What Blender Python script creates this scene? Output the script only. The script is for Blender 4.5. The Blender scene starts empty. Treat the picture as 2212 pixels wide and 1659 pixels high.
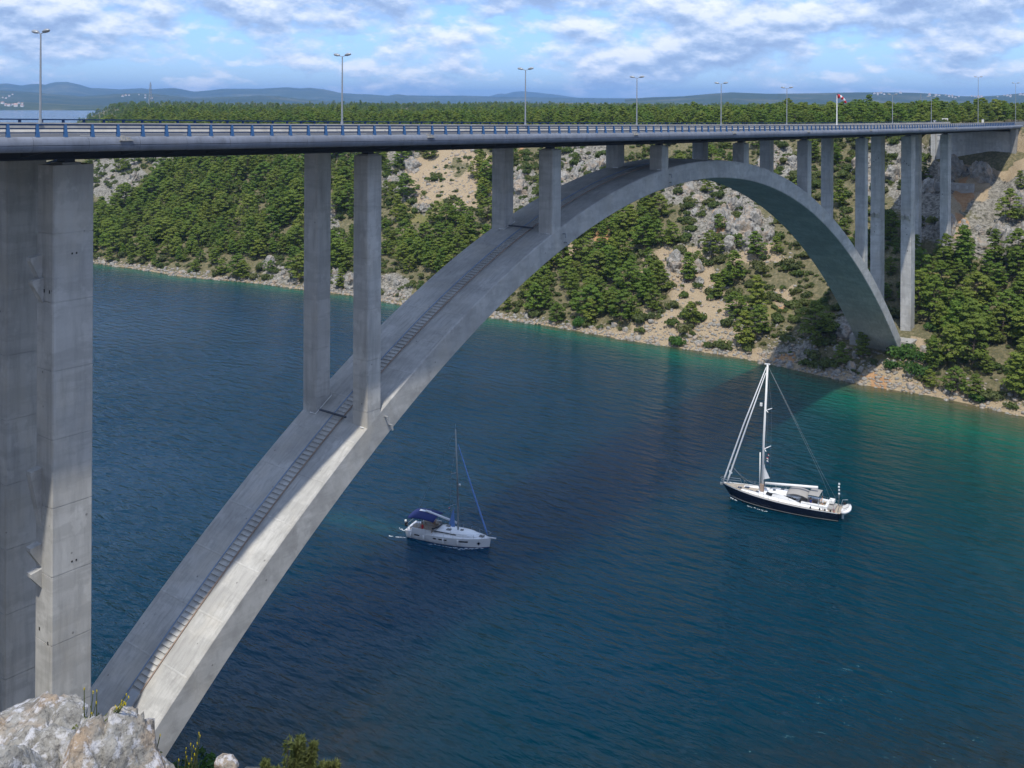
import bpy, bmesh, math, random
import numpy as np
from mathutils import Vector, Matrix

random.seed(7)
RS = np.random.RandomState(11)
SC = bpy.context.scene
COL = SC.collection
PI = math.pi

# ------------------------------------------------------------------ camera
CF = 2157.5                      # focal length in units of a 2212 px wide frame
YAW = 0.66454
CAM = np.array([-31.96, -67.83, 65.69])
YH = 215.0                       # horizon row of the level (perspective-corrected) view
ROLL = 0.00488
cam_d = bpy.data.cameras.new('camera')
cam = bpy.data.objects.new('camera', cam_d)
COL.objects.link(cam)
cam_d.sensor_width = 36.0
cam_d.lens = CF / 2212.0 * 36.0
cam_d.shift_y = -(829.5 - YH) / 2212.0
cam_d.clip_start = 0.2
cam_d.clip_end = 60000.0
_f = Vector((math.cos(YAW), math.sin(YAW), 0))
_r = Vector((math.sin(YAW), -math.cos(YAW), 0))
_u = Vector((0, 0, 1))
_r2 = (_r + ROLL * _u).normalized()
_u2 = (_u - ROLL * _r).normalized()
M = Matrix((_r2, _u2, -_f)).transposed().to_4x4()
M.translation = Vector(CAM)
cam.matrix_world = M
SC.camera = cam

# ------------------------------------------------------------------ sun, sky, exposure
SUN_DX, SUN_DY = 0.44, 0.24       # how far a shadow moves per metre of height
SUN_EL = math.atan2(1.0, math.hypot(SUN_DX, SUN_DY))
sun_d = bpy.data.lights.new('sun', 'SUN')
sun_d.energy = 2.3
sun_d.angle = math.radians(1.0)
sun_d.color = (1.0, 0.94, 0.83)
sun = bpy.data.objects.new('sun', sun_d)
COL.objects.link(sun)
sun.rotation_euler = Vector((SUN_DX, SUN_DY, -1)).to_track_quat('-Z', 'Y').to_euler()

W = bpy.data.worlds.new('World')
SC.world = W
W.use_nodes = True


def N(nt, typ, **kw):
    n = nt.nodes.new(typ)
    for k, v in kw.items():
        if k.startswith('i_'):
            n.inputs[k[2:]].default_value = v
        else:
            setattr(n, k, v)
    return n


def math_(nt, op, a, b=None, c=None, clamp=False):
    n = nt.nodes.new('ShaderNodeMath')
    n.operation = op
    n.use_clamp = clamp
    for i, x in enumerate((a, b, c)):
        if x is None:
            continue
        if isinstance(x, (int, float)):
            n.inputs[i].default_value = x
        else:
            nt.links.new(x, n.inputs[i])
    return n.outputs[0]


def mixc(nt, fac, a, b, blend='MIX'):
    n = nt.nodes.new('ShaderNodeMix')
    n.data_type = 'RGBA'
    n.blend_type = blend
    n.clamp_factor = True
    for sock, x in ((n.inputs[0], fac), (n.inputs[6], a), (n.inputs[7], b)):
        if isinstance(x, (int, float)):
            sock.default_value = x
        elif isinstance(x, tuple):
            sock.default_value = (x[0], x[1], x[2], 1)
        else:
            nt.links.new(x, sock)
    return n.outputs[2]


def ramp(nt, fac, stops):
    n = nt.nodes.new('ShaderNodeValToRGB')
    e = n.color_ramp.elements
    while len(e) < len(stops):
        e.new(0.5)
    for el, (p, c) in zip(e, stops):
        el.position = p
        el.color = (c, c, c, 1) if isinstance(c, (int, float)) else (c[0], c[1], c[2], 1)
    nt.links.new(fac, n.inputs[0])
    return n.outputs[0]


def build_world():
    nt = W.node_tree
    nt.nodes.clear()
    out = N(nt, 'ShaderNodeOutputWorld')
    bg = N(nt, 'ShaderNodeBackground')
    bg.inputs['Strength'].default_value = 0.15
    sky = N(nt, 'ShaderNodeTexSky', sky_type='NISHITA')
    sky.sun_disc = False
    sky.sun_elevation = SUN_EL
    sky.sun_rotation = math.atan2(-SUN_DX, -SUN_DY)
    sky.air_density = 1.0
    sky.dust_density = 0.6
    sky.ozone_density = 2.0
    tc = N(nt, 'ShaderNodeTexCoord')
    sp = N(nt, 'ShaderNodeSeparateXYZ')
    nt.links.new(tc.outputs['Generated'], sp.inputs[0])
    X, Y, Z = sp.outputs
    zc = math_(nt, 'MAXIMUM', Z, 0.0)
    # flat cloud layer seen in perspective
    
    def layer(scale, detail, off, rough=0.55, dz=0.0):
        d2 = math_(nt, 'ADD', zc, 0.40 + dz)
        cx = math_(nt, 'DIVIDE', X, d2)
        cy = math_(nt, 'DIVIDE', Y, d2)
        cb = N(nt, 'ShaderNodeCombineXYZ')
        nt.links.new(cx, cb.inputs[0])
        nt.links.new(cy, cb.inputs[1])
        cb.inputs[2].default_value = off
        nz = N(nt, 'ShaderNodeTexNoise')
        nz.inputs['Scale'].default_value = scale
        nz.inputs['Detail'].default_value = detail
        nz.inputs['Roughness'].default_value = rough
        nt.links.new(cb.outputs[0], nz.inputs['Vector'])
        return nz.outputs['Fac']
    n1 = layer(3.3, 10.0, 3.1, 0.55)
    n1u = layer(3.3, 10.0, 3.1, 0.55, 0.012)
    n2 = layer(10.0, 8.0, 8.4, 0.6)
    n2u = layer(10.0, 8.0, 8.4, 0.6, 0.008)
    a = math_(nt, 'ADD', math_(nt, 'MULTIPLY', n1, 0.66), math_(nt, 'MULTIPLY', n2, 0.34))
    au = math_(nt, 'ADD', math_(nt, 'MULTIPLY', n1u, 0.66), math_(nt, 'MULTIPLY', n2u, 0.34))
    # cover: scarce just above the horizon, broken higher up
    cov = N(nt, 'ShaderNodeMapRange')
    nt.links.new(Z, cov.inputs[0])
    cov.inputs[1].default_value = 0.0
    cov.inputs[2].default_value = 0.085
    cov.inputs[3].default_value = -0.06
    cov.inputs[4].default_value = 0.035
    a2 = math_(nt, 'ADD', a, cov.outputs[0])
    mask = ramp(nt, a2, [(0.435, 0.0), (0.475, 0.55), (0.525, 0.92), (0.7, 1.0)])
    lit = math_(nt, 'MULTIPLY_ADD', math_(nt, 'SUBTRACT', a, au), 7.0, 0.42, clamp=True)
    thick = ramp(nt, a2, [(0.44, 0.65), (0.53, 0.48), (0.66, 0.22)])
    lum = math_(nt, 'ADD', math_(nt, 'MULTIPLY', lit, 0.65), math_(nt, 'MULTIPLY', thick, 0.6), clamp=True)
    ccol = ramp(nt, lum, [(0.15, (1.1, 1.55, 2.6)), (0.42, (1.65, 2.2, 3.25)), (0.66, (2.7, 3.15, 4.0)), (0.92, (4.0, 4.15, 4.5))])
    skyc = mixc(nt, 1.0, sky.outputs[0], (0.37, 0.51, 0.83), 'MULTIPLY')
    fin = mixc(nt, mask, skyc, ccol)
    nt.links.new(fin, bg.inputs['Color'])
    nt.links.new(bg.outputs[0], out.inputs[0])


build_world()
SC.view_settings.view_transform = 'Standard'
SC.view_settings.look = 'None'
SC.view_settings.gamma = 1.0
SC.view_settings.exposure = 0.84
SC.view_settings.use_curve_mapping = False
SC.cycles.max_bounces = 5
SC.cycles.diffuse_bounces = 3
SC.cycles.glossy_bounces = 2
SC.cycles.volume_bounces = 0
SC.cycles.transparent_max_bounces = 6
SC.cycles.use_denoising = True
SC.cycles.use_fast_gi = False
SC.cycles.sample_clamp_direct = 2.0

# ------------------------------------------------------------------ camera maths for placing things on the ground
CY, SY = math.cos(YAW), math.sin(YAW)


def project(X, Y, Z):
    dx, dy, dz = X - CAM[0], Y - CAM[1], Z - CAM[2]
    fw = dx * CY + dy * SY
    rt = dx * SY - dy * CY
    u = CF * rt / fw
    v = -CF * dz / fw
    return 1106 + u - ROLL * v, YH + v + ROLL * u, fw


def ray(x, y):
    u, v = x - 1106.0, y - YH
    den = 1 + ROLL * ROLL
    a, b = (u + ROLL * v) / den / CF, -(v - ROLL * u) / den / CF
    return np.array([CY + a * SY, SY - a * CY, b])


def at_depth(x, y, d):
    return CAM + ray(x, y) * d


def at_z(x, y, z):
    w = ray(x, y)
    return CAM + w * ((z - CAM[2]) / w[2])


# ------------------------------------------------------------------ numpy noise
def _hash(ix, iy, iz):
    n = (ix.astype(np.int64) * 374761393 + iy.astype(np.int64) * 668265263 + iz.astype(np.int64) * 2147483647)
    n = (n ^ (n >> 13)) * 1274126177
    n = n ^ (n >> 16)
    return (n & 0xFFFFFF) / float(0xFFFFFF)


def vnoise(x, y, z=0.0):
    x, y, z = np.broadcast_arrays(np.asarray(x, float), np.asarray(y, float), np.asarray(z, float))
    x0, y0, z0 = np.floor(x), np.floor(y), np.floor(z)
    fx, fy, fz = x - x0, y - y0, z - z0
    fx, fy, fz = [t * t * (3 - 2 * t) for t in (fx, fy, fz)]
    r = 0
    for a in (0, 1):
        for b in (0, 1):
            for c in (0, 1):
                w = (fx if a else 1 - fx) * (fy if b else 1 - fy) * (fz if c else 1 - fz)
                r = r + w * _hash(x0 + a, y0 + b, z0 + c)
    return r


def fbm(x, y, z=0.0, o=4, g=0.5):
    r, a, t = 0, 1.0, 0
    for k in range(o):
        r = r + a * (vnoise(x * 2 ** k + 17.3 * k, y * 2 ** k + 5.1 * k, np.asarray(z) * 2 ** k) - 0.5)
        t += a
        a *= g
    return r / t * 2


def ridged(x, y, z=0.0, o=4, g=0.5):
    r, a, t = 0, 1.0, 0
    for k in range(o):
        r = r + a * (1 - np.abs(2 * vnoise(x * 2 ** k + 9.7 * k, y * 2 ** k + 3.3 * k, np.asarray(z) * 2 ** k) - 1))
        t += a
        a *= g
    return r / t


def sstep(x, a, b):
    t = np.clip((np.asarray(x, float) - a) / (b - a), 0, 1)
    return t * t * (3 - 2 * t)


# ------------------------------------------------------------------ mesh helpers
class MB:
    def __init__(self):
        self.v, self.f, self.m = [], [], []

    def add(self, vs, fs, m=0):
        b = len(self.v)
        self.v += [tuple(map(float, p)) for p in vs]
        self.f += [tuple(b + i for i in f) for f in fs]
        self.m += [m] * len(fs)
        return self

    def box(self, x0, x1, y0, y1, z0, z1, m=0):
        vs = [(x, y, z) for z in (z0, z1) for y in (y0, y1) for x in (x0, x1)]
        return self.add(vs, [(0, 2, 3, 1), (4, 5, 7, 6), (0, 1, 5, 4), (2, 6, 7, 3), (0, 4, 6, 2), (1, 3, 7, 5)], m)

    def tube(self, pts, rad, n=8, m=0, caps=True):
        pts = [Vector(p) for p in pts]
        if not hasattr(rad, '__len__'):
            rad = [rad] * len(pts)
        rad = [float(q) for q in rad]
        rings = []
        for i, p in enumerate(pts):
            t = (pts[min(i + 1, len(pts) - 1)] - pts[max(i - 1, 0)]).normalized()
            a = t.orthogonal().normalized() if i == 0 else (a - t * a.dot(t)).normalized()
            b = t.cross(a)
            rings.append([p + rad[i] * (math.cos(2 * PI * k / n) * a + math.sin(2 * PI * k / n) * b) for k in range(n)])
        vs = [q for r in rings for q in r]
        fs = []
        for i in range(len(pts) - 1):
            for k in range(n):
                k2 = (k + 1) % n
                fs.append((i * n + k, i * n + k2, (i + 1) * n + k2, (i + 1) * n + k))
        if caps:
            fs.append(tuple(range(n - 1, -1, -1)))
            fs.append(tuple((len(pts) - 1) * n + k for k in range(n)))
        return self.add(vs, fs, m)

    def loft(self, rings, m=0, closed=True, caps=True):
        n = len(rings[0])
        vs = [q for r in rings for q in r]
        fs = []
        for i in range(len(rings) - 1):
            for k in range(n if closed else n - 1):
                k2 = (k + 1) % n
                fs.append((i * n + k, i * n + k2, (i + 1) * n + k2, (i + 1) * n + k))
        if caps and closed:
            fs.append(tuple(range(n - 1, -1, -1)))
            fs.append(tuple((len(rings) - 1) * n + k for k in range(n)))
        return self.add(vs, fs, m)

    def mesh(self, name, mats, smooth=False):
        me = bpy.data.meshes.new(name)
        me.from_pydata(self.v, [], self.f)
        for mm in (mats if isinstance(mats, (list, tuple)) else [mats]):
            me.materials.append(mm)
        me.polygons.foreach_set('material_index', self.m)
        if smooth:
            me.polygons.foreach_set('use_smooth', [True] * len(self.f))
        bm = bmesh.new()
        bm.from_mesh(me)
        bmesh.ops.recalc_face_normals(bm, faces=bm.faces)
        bm.to_mesh(me)
        bm.free()
        me.update()
        return me

    def build(self, name, mats, parent=None, smooth=False, loc=None):
        return obj(name, self.mesh(name, mats, smooth), parent, loc)


def obj(name, me, parent=None, loc=None, rot=None, scale=None):
    o = bpy.data.objects.new(name, me)
    COL.objects.link(o)
    if parent is not None:
        o.parent = parent
    if loc is not None:
        o.location = loc
    if rot is not None:
        o.rotation_euler = rot
    if scale is not None:
        o.scale = scale if hasattr(scale, '__len__') else (scale,) * 3
    return o


def tag(o, label, cat=None, group=None):
    o['label'] = label
    if cat:
        o['category'] = cat
    if group:
        o['group'] = group
    return o


def thing(name, label, cat, loc=(0, 0, 0), rotz=0.0, group=None):
    o = obj(name, None, None, loc, (0, 0, rotz))
    o.empty_display_size = 0.5
    return tag(o, label, cat, group)


def grid_mesh(name, xs, ys, zf, mat, attrs=None, smooth=True):
    XX, YY = np.meshgrid(xs, ys)
    ZZ = zf(XX, YY)
    nx, ny = len(xs), len(ys)
    co = np.stack([XX, YY, ZZ], -1).reshape(-1, 3)
    i = np.arange(nx * ny).reshape(ny, nx)
    q = np.stack([i[:-1, :-1], i[:-1, 1:], i[1:, 1:], i[1:, :-1]], -1).reshape(-1, 4)
    return raw_mesh(name, co, q, mat, attrs(XX, YY, ZZ) if attrs else None, smooth)


def raw_mesh(name, co, q, mats, attrs=None, smooth=False, midx=None):
    me = bpy.data.meshes.new(name)
    me.vertices.add(len(co))
    me.vertices.foreach_set('co', np.asarray(co, np.float32).ravel())
    k = q.shape[1]
    me.loops.add(q.size)
    me.loops.foreach_set('vertex_index', q.astype(np.int32).ravel())
    me.polygons.add(len(q))
    me.polygons.foreach_set('loop_start', np.arange(0, q.size, k, dtype=np.int32))
    me.polygons.foreach_set('loop_total', np.full(len(q), k, np.int32))
    if smooth:
        me.polygons.foreach_set('use_smooth', np.ones(len(q), bool))
    for mm in (mats if isinstance(mats, (list, tuple)) else [mats]):
        me.materials.append(mm)
    if midx is not None:
        me.polygons.foreach_set('material_index', np.asarray(midx, np.int32))
    for nm, arr in (attrs or {}).items():
        at = me.attributes.new(nm, 'FLOAT', 'POINT')
        at.data.foreach_set('value', np.asarray(arr, np.float32).ravel())
    me.update()
    me.validate()
    return me


# ------------------------------------------------------------------ materials
def newmat(name):
    m = bpy.data.materials.new(name)
    m.use_nodes = True
    nt = m.node_tree
    p = nt.nodes['Principled BSDF']
    return m, nt, p


def noise(nt, scale, detail=4.0, rough=0.55, vec=None, coord='Object', stretch=None):
    n = nt.nodes.new('ShaderNodeTexNoise')
    n.inputs['Scale'].default_value = scale
    n.inputs['Detail'].default_value = detail
    n.inputs['Roughness'].default_value = rough
    if vec is None:
        tc = nt.nodes.new('ShaderNodeTexCoord')
        vec = tc.outputs[coord]
    if stretch:
        mp = nt.nodes.new('ShaderNodeMapping')
        mp.inputs['Scale'].default_value = stretch
        nt.links.new(vec, mp.inputs[0])
        vec = mp.outputs[0]
    nt.links.new(vec, n.inputs['Vector'])
    return n.outputs['Fac']


def bump(nt, p, h, strength=0.5, dist=0.05):
    b = nt.nodes.new('ShaderNodeBump')
    b.inputs['Strength'].default_value = strength
    b.inputs['Distance'].default_value = dist
    nt.links.new(h, b.inputs['Height'])
    nt.links.new(b.outputs[0], p.inputs['Normal'])


def plain(name, c, rough=0.6, metal=0.0, var=0.12, scale=3.0, spec=0.4):
    m, nt, p = newmat(name)
    f = noise(nt, scale, 5)
    lo = tuple(x * (1 - var) for x in c)
    hi = tuple(min(1, x * (1 + var)) for x in c)
    nt.links.new(mixc(nt, f, lo, hi), p.inputs['Base Color'])
    p.inputs['Roughness'].default_value = rough
    p.inputs['Metallic'].default_value = metal
    p.inputs['Specular IOR Level'].default_value = spec
    return m


def geo_pos(nt):
    g = nt.nodes.new('ShaderNodeNewGeometry')
    return g.outputs['Position']


def concrete(name, c=(0.545, 0.54, 0.52), along=(1, 1, 0.12), patch=0.35):
    m, nt, p = newmat(name)
    pos = geo_pos(nt)
    big = noise(nt, 0.16, 5, 0.6, pos)
    streak = noise(nt, 1.3, 6, 0.65, pos, stretch=along)
    fine = noise(nt, 9.0, 6, 0.7, pos)
    blot = noise(nt, 0.45, 7, 0.62, pos, stretch=(1, 1, 0.8))
    col = mixc(nt, ramp(nt, big, [(0.3, 0.0), (0.7, 1.0)]), tuple(x * 0.80 for x in c), tuple(x * 1.14 for x in c))
    band = noise(nt, 1.0, 6, 0.65, pos, stretch=(0.14, 0.14, 0.75))
    col = mixc(nt, math_(nt, 'MULTIPLY', ramp(nt, band, [(0.48, 0.0), (0.56, 1.0)]), 0.45), col, tuple(x * 0.66 for x in c))
    col = mixc(nt, math_(nt, 'MULTIPLY', ramp(nt, streak, [(0.45, 0.0), (0.72, 1.0)]), 0.75), col, tuple(x * 0.55 for x in c))
    col = mixc(nt, math_(nt, 'MULTIPLY', ramp(nt, blot, [(0.55, 0.0), (0.6, 1.0)]), patch), col, tuple(x * 1.28 for x in c))
    warm = noise(nt, 0.25, 5, 0.6, pos, stretch=(1.3, 0.8, 0.6))
    col = mixc(nt, math_(nt, 'MULTIPLY', ramp(nt, warm, [(0.5, 0.0), (0.7, 1.0)]), 0.35), col, (c[0] * 1.12, c[1] * 1.02, c[2] * 0.86))
    # formwork panels of slightly different tone
    mp = nt.nodes.new('ShaderNodeVectorMath')
    mp.operation = 'MULTIPLY'
    mp.inputs[1].default_value = (0.47, 0.47, 0.38)
    nt.links.new(pos, mp.inputs[0])
    fl = nt.nodes.new('ShaderNodeVectorMath')
    fl.operation = 'FLOOR'
    nt.links.new(mp.outputs[0], fl.inputs[0])
    wn = nt.nodes.new('ShaderNodeTexWhiteNoise')
    nt.links.new(fl.outputs[0], wn.inputs['Vector'])
    col = mixc(nt, math_(nt, 'MULTIPLY', wn.outputs['Value'], 0.30), col, tuple(x * 0.70 for x in c))
    # dark damp marks and bolt holes
    vor = nt.nodes.new('ShaderNodeTexVoronoi')
    vor.inputs['Scale'].default_value = 0.55
    nt.links.new(pos, vor.inputs['Vector'])
    hole = ramp(nt, vor.outputs['Distance'], [(0.04, 1.0), (0.065, 0.0)])
    col = mixc(nt, math_(nt, 'MULTIPLY', hole, 0.55), col, (0.08, 0.08, 0.08))
    nt.links.new(mixc(nt, fine, col, mixc(nt, 1.0, col, (0.86, 0.86, 0.86), 'MULTIPLY')), p.inputs['Base Color'])
    p.inputs['Roughness'].default_value = 0.85
    p.inputs['Specular IOR Level'].default_value = 0.25
    bump(nt, p, math_(nt, 'ADD', math_(nt, 'MULTIPLY', streak, 0.6), math_(nt, 'MULTIPLY', fine, 0.5)), 0.35, 0.03)
    return m


M_CONC = concrete('cast_concrete')
M_ARCH = concrete('arch_concrete', (0.52, 0.515, 0.495), (0.5, 2.5, 0.5), 0.3)
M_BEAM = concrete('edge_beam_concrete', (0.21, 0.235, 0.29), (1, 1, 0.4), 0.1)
M_PALE = concrete('pale_concrete', (0.42, 0.41, 0.385), (1, 1, 1), 0.2)
M_STEEL = plain('dark_painted_steel', (0.045, 0.055, 0.075), 0.5, 0.0, 0.2, 0.6)
M_BLUE = plain('blue_painted_steel', (0.035, 0.115, 0.27), 0.45, 0.0, 0.25, 1.5)
M_DKBLUE = plain('faded_blue_steel', (0.014, 0.042, 0.11), 0.75, 0.0, 0.25, 1.5, 0.15)
M_GALV = plain('galvanised_steel', (0.32, 0.34, 0.36), 0.45, 0.3, 0.2, 2.0)
M_WHITE = plain('white_paint', (0.78, 0.78, 0.77), 0.4, 0.0, 0.05, 2.0)
M_GEL = plain('white_gelcoat', (0.80, 0.81, 0.82), 0.22, 0.0, 0.04, 1.0, 0.5)
M_NAVY = plain('navy_hull_paint', (0.006, 0.009, 0.022), 0.18, 0.0, 0.2, 1.0, 0.5)
M_TEAK = plain('weathered_teak', (0.36, 0.31, 0.25), 0.7, 0.0, 0.18, 6.0)
M_GLASS = plain('dark_glass', (0.012, 0.014, 0.017), 0.08, 0.0, 0.2, 1.0, 0.6)
M_CANV = plain('navy_canvas', (0.012, 0.024, 0.12), 0.85, 0.0, 0.25, 4.0)
M_GREYC = plain('grey_canvas', (0.30, 0.29, 0.28), 0.85, 0.0, 0.12, 4.0)
M_SAILB = plain('pale_blue_sail_cover', (0.16, 0.30, 0.66), 0.7, 0.0, 0.15, 3.0)
M_SAIL = plain('white_sailcloth', (0.72, 0.74, 0.77), 0.7, 0.0, 0.06, 3.0)
M_ALU = plain('grey_aluminium_spar', (0.36, 0.37, 0.36), 0.4, 0.5, 0.1, 2.0)
M_WIRE = plain('rigging_wire', (0.22, 0.24, 0.26), 0.5, 0.2, 0.1, 2.0)
M_RED = plain('red_cloth', (0.55, 0.03, 0.04), 0.7, 0.0, 0.1, 3.0)
M_SKIN = plain('skin', (0.48, 0.27, 0.18), 0.6, 0.0, 0.08, 8.0)
M_HAIR = plain('brown_hair', (0.05, 0.03, 0.02), 0.7, 0.0, 0.2, 20.0)
M_BLACK = plain('black_rubber', (0.015, 0.015, 0.016), 0.6)
M_TILE = plain('red_roof_tile', (0.42, 0.27, 0.21), 0.8, 0.0, 0.15, 0.5)
M_PLASTER = plain('white_plaster', (0.72, 0.70, 0.66), 0.85, 0.0, 0.06, 0.3)
M_RUST = plain('rusty_pipe', (0.31, 0.23, 0.18), 0.75, 0.0, 0.4, 1.2)
M_LBLUE = plain('pale_blue_paint', (0.20, 0.29, 0.43), 0.6, 0.0, 0.3, 0.7)
M_ASPH = plain('asphalt', (0.07, 0.072, 0.078), 0.9, 0.0, 0.2, 0.8)
M_LINE = plain('road_line_paint', (0.75, 0.75, 0.73), 0.7, 0.0, 0.08, 1.0)
M_YEL = plain('yellow_petals', (0.72, 0.56, 0.02), 0.6, 0.0, 0.1, 9.0)
M_STEM = plain('dry_green_stem', (0.13, 0.15, 0.05), 0.8, 0.0, 0.2, 9.0)
M_FOAM = plain('foam', (0.7, 0.75, 0.78), 0.8, 0.0, 0.15, 2.0)
M_BARK = plain('pine_bark', (0.13, 0.10, 0.08), 0.9, 0.0, 0.3, 4.0)


def leaf_mat(name, dark, light, olive):
    m, nt, p = newmat(name)
    oi = nt.nodes.new('ShaderNodeObjectInfo')
    f = noise(nt, 1.2, 3)
    g = noise(nt, 7.0, 2)
    col = mixc(nt, ramp(nt, f, [(0.35, 0.0), (0.65, 1.0)]), dark, light)
    col = mixc(nt, math_(nt, 'MULTIPLY', oi.outputs['Random'], 0.85), col, olive)
    rv = math_(nt, 'FRACT', math_(nt, 'MULTIPLY', oi.outputs['Random'], 7.31))
    col = mixc(nt, math_(nt, 'MULTIPLY', rv, 0.6), col, mixc(nt, 1.0, col, (0.50, 0.58, 0.62), 'MULTIPLY'))
    col = mixc(nt, math_(nt, 'MULTIPLY', g, 0.5), col, mixc(nt, 1.0, col, (1.45, 1.4, 1.2), 'MULTIPLY'))
    nt.links.new(col, p.inputs['Base Color'])
    p.inputs['Roughness'].default_value = 0.7
    p.inputs['Specular IOR Level'].default_value = 0.2
    tr = nt.nodes.new('ShaderNodeBsdfTranslucent')
    nt.links.new(mixc(nt, 1.0, col, (1.1, 1.2, 0.6), 'MULTIPLY'), tr.inputs['Color'])
    mx = nt.nodes.new('ShaderNodeMixShader')
    mx.inputs[0].default_value = 0.35
    nt.links.new(p.outputs[0], mx.inputs[1])
    nt.links.new(tr.outputs[0], mx.inputs[2])
    nt.links.new(mx.outputs[0], nt.nodes['Material Output'].inputs['Surface'])
    return m


M_PINE = leaf_mat('pine_needles', (0.088, 0.155, 0.026), (0.160, 0.245, 0.040), (0.205, 0.235, 0.046))
M_SHRUB = leaf_mat('shrub_leaves', (0.075, 0.120, 0.032), (0.130, 0.180, 0.048), (0.150, 0.155, 0.066))
M_BROAD = leaf_mat('bright_broad_leaves', (0.045, 0.115, 0.022), (0.085, 0.185, 0.036), (0.09, 0.16, 0.04))


def rock_mat(name, warm=0.25, scale=1.0, lichen=0.0):
    m, nt, p = newmat(name)
    pos = geo_pos(nt)
    f = noise(nt, 0.8 * scale, 7, 0.65, pos)
    g = noise(nt, 4.5 * scale, 7, 0.7, pos)
    w = noise(nt, 0.35 * scale, 5, 0.6, pos)
    col = ramp(nt, f, [(0.3, (0.17, 0.165, 0.15)), (0.5, (0.29, 0.28, 0.255)), (0.7, (0.41, 0.395, 0.365))])
    col = mixc(nt, math_(nt, 'MULTIPLY', ramp(nt, w, [(0.48, 0.0), (0.62, 1.0)]), warm * 2), col, (0.46, 0.31, 0.18))
    col = mixc(nt, math_(nt, 'MULTIPLY', ramp(nt, g, [(0.36, 1.0), (0.47, 0.0)]), 0.75), col, (0.09, 0.085, 0.08))
    if lichen:
        vo = nt.nodes.new('ShaderNodeTexVoronoi')
        vo.feature = 'DISTANCE_TO_EDGE'
        vo.inputs['Scale'].default_value = 6.5
        wv = nt.nodes.new('ShaderNodeVectorMath')
        wv.operation = 'ADD'
        nn_ = nt.nodes.new('ShaderNodeTexNoise')
        nn_.inputs['Scale'].default_value = 7.0
        nn_.inputs['Detail'].default_value = 5.0
        nt.links.new(pos, nn_.inputs['Vector'])
        sc_ = nt.nodes.new('ShaderNodeVectorMath')
        sc_.operation = 'SCALE'
        sc_.inputs['Scale'].default_value = 0.22
        nt.links.new(nn_.outputs['Color'], sc_.inputs[0])
        nt.links.new(pos, wv.inputs[0])
        nt.links.new(sc_.outputs[0], wv.inputs[1])
        nt.links.new(wv.outputs[0], vo.inputs['Vector'])
        col = mixc(nt, math_(nt, 'MULTIPLY', ramp(nt, vo.outputs['Distance'], [(0.008, 1.0), (0.04, 0.0)]), 0.35), col, (0.05, 0.047, 0.045))
        l1 = noise(nt, 2.1 * scale, 8, 0.7, pos)
        l2 = noise(nt, 9.0 * scale, 5, 0.7, pos)
        col = mixc(nt, math_(nt, 'MULTIPLY', ramp(nt, l1, [(0.52, 0.0), (0.60, 1.0)]), 0.75), col, (0.60, 0.60, 0.63))
        col = mixc(nt, math_(nt, 'MULTIPLY', ramp(nt, l2, [(0.60, 0.0), (0.66, 1.0)]), 0.6), col, (0.04, 0.04, 0.042))
    nt.links.new(col, p.inputs['Base Color'])
    p.inputs['Roughness'].default_value = 0.9
    p.inputs['Specular IOR Level'].default_value = 0.2
    bump(nt, p, math_(nt, 'ADD', g, f), 0.7, 0.25 / scale)
    return m


M_ROCK = rock_mat('limestone', 0.2, 1.0)
M_BOULD = rock_mat('shore_boulder_stone', 0.3, 2.0)
M_LICH = rock_mat('lichened_limestone', 0.30, 9.0, 1.0)


def ground_mat():
    m, nt, p = newmat('slope_ground')
    pos = geo_pos(nt)

    def attr(n):
        a = nt.nodes.new('ShaderNodeAttribute')
        a.attribute_name = n
        return a.outputs['Fac']
    f = noise(nt, 0.25, 7, 0.65, pos)
    g = noise(nt, 1.1, 7, 0.7, pos)
    h = noise(nt, 3.5, 5, 0.7, pos)
    base = ramp(nt, g, [(0.3, (0.085, 0.085, 0.045)), (0.5, (0.145, 0.135, 0.075)), (0.62, (0.22, 0.185, 0.11)), (0.75, (0.32, 0.28, 0.21))])
    rock = ramp(nt, g, [(0.34, (0.07, 0.07, 0.06)), (0.46, (0.17, 0.16, 0.135)), (0.55, (0.28, 0.265, 0.23)), (0.70, (0.37, 0.345, 0.30))])
    scree = ramp(nt, h, [(0.3, (0.25, 0.19, 0.12)), (0.5, (0.37, 0.29, 0.19)), (0.7, (0.46, 0.385, 0.28))])
    grass = ramp(nt, f, [(0.35, (0.13, 0.145, 0.05)), (0.6, (0.25, 0.215, 0.10)), (0.75, (0.17, 0.16, 0.08))])
    orange = ramp(nt, g, [(0.3, (0.33, 0.17, 0.075)), (0.7, (0.47, 0.30, 0.165))])

    def soft(a, w=0.5):
        return math_(nt, 'MULTIPLY_ADD', math_(nt, 'ADD', math_(nt, 'SUBTRACT', a, 0.5), math_(nt, 'MULTIPLY', math_(nt, 'SUBTRACT', g, 0.5), 1.6)), 4.0, 0.5, clamp=True)
    col = mixc(nt, soft(attr('grass')), base, grass)
    col = mixc(nt, soft(attr('rock')), col, rock)
    col = mixc(nt, soft(attr('scree')), col, scree)
    col = mixc(nt, soft(attr('orange')), col, orange)
    nt.links.new(col, p.inputs['Base Color'])
    p.inputs['Roughness'].default_value = 0.95
    p.inputs['Specular IOR Level'].default_value = 0.1
    bump(nt, p, math_(nt, 'ADD', g, math_(nt, 'MULTIPLY', h, 0.6)), 0.8, 0.5)
    return m


M_GROUND = ground_mat()


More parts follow.
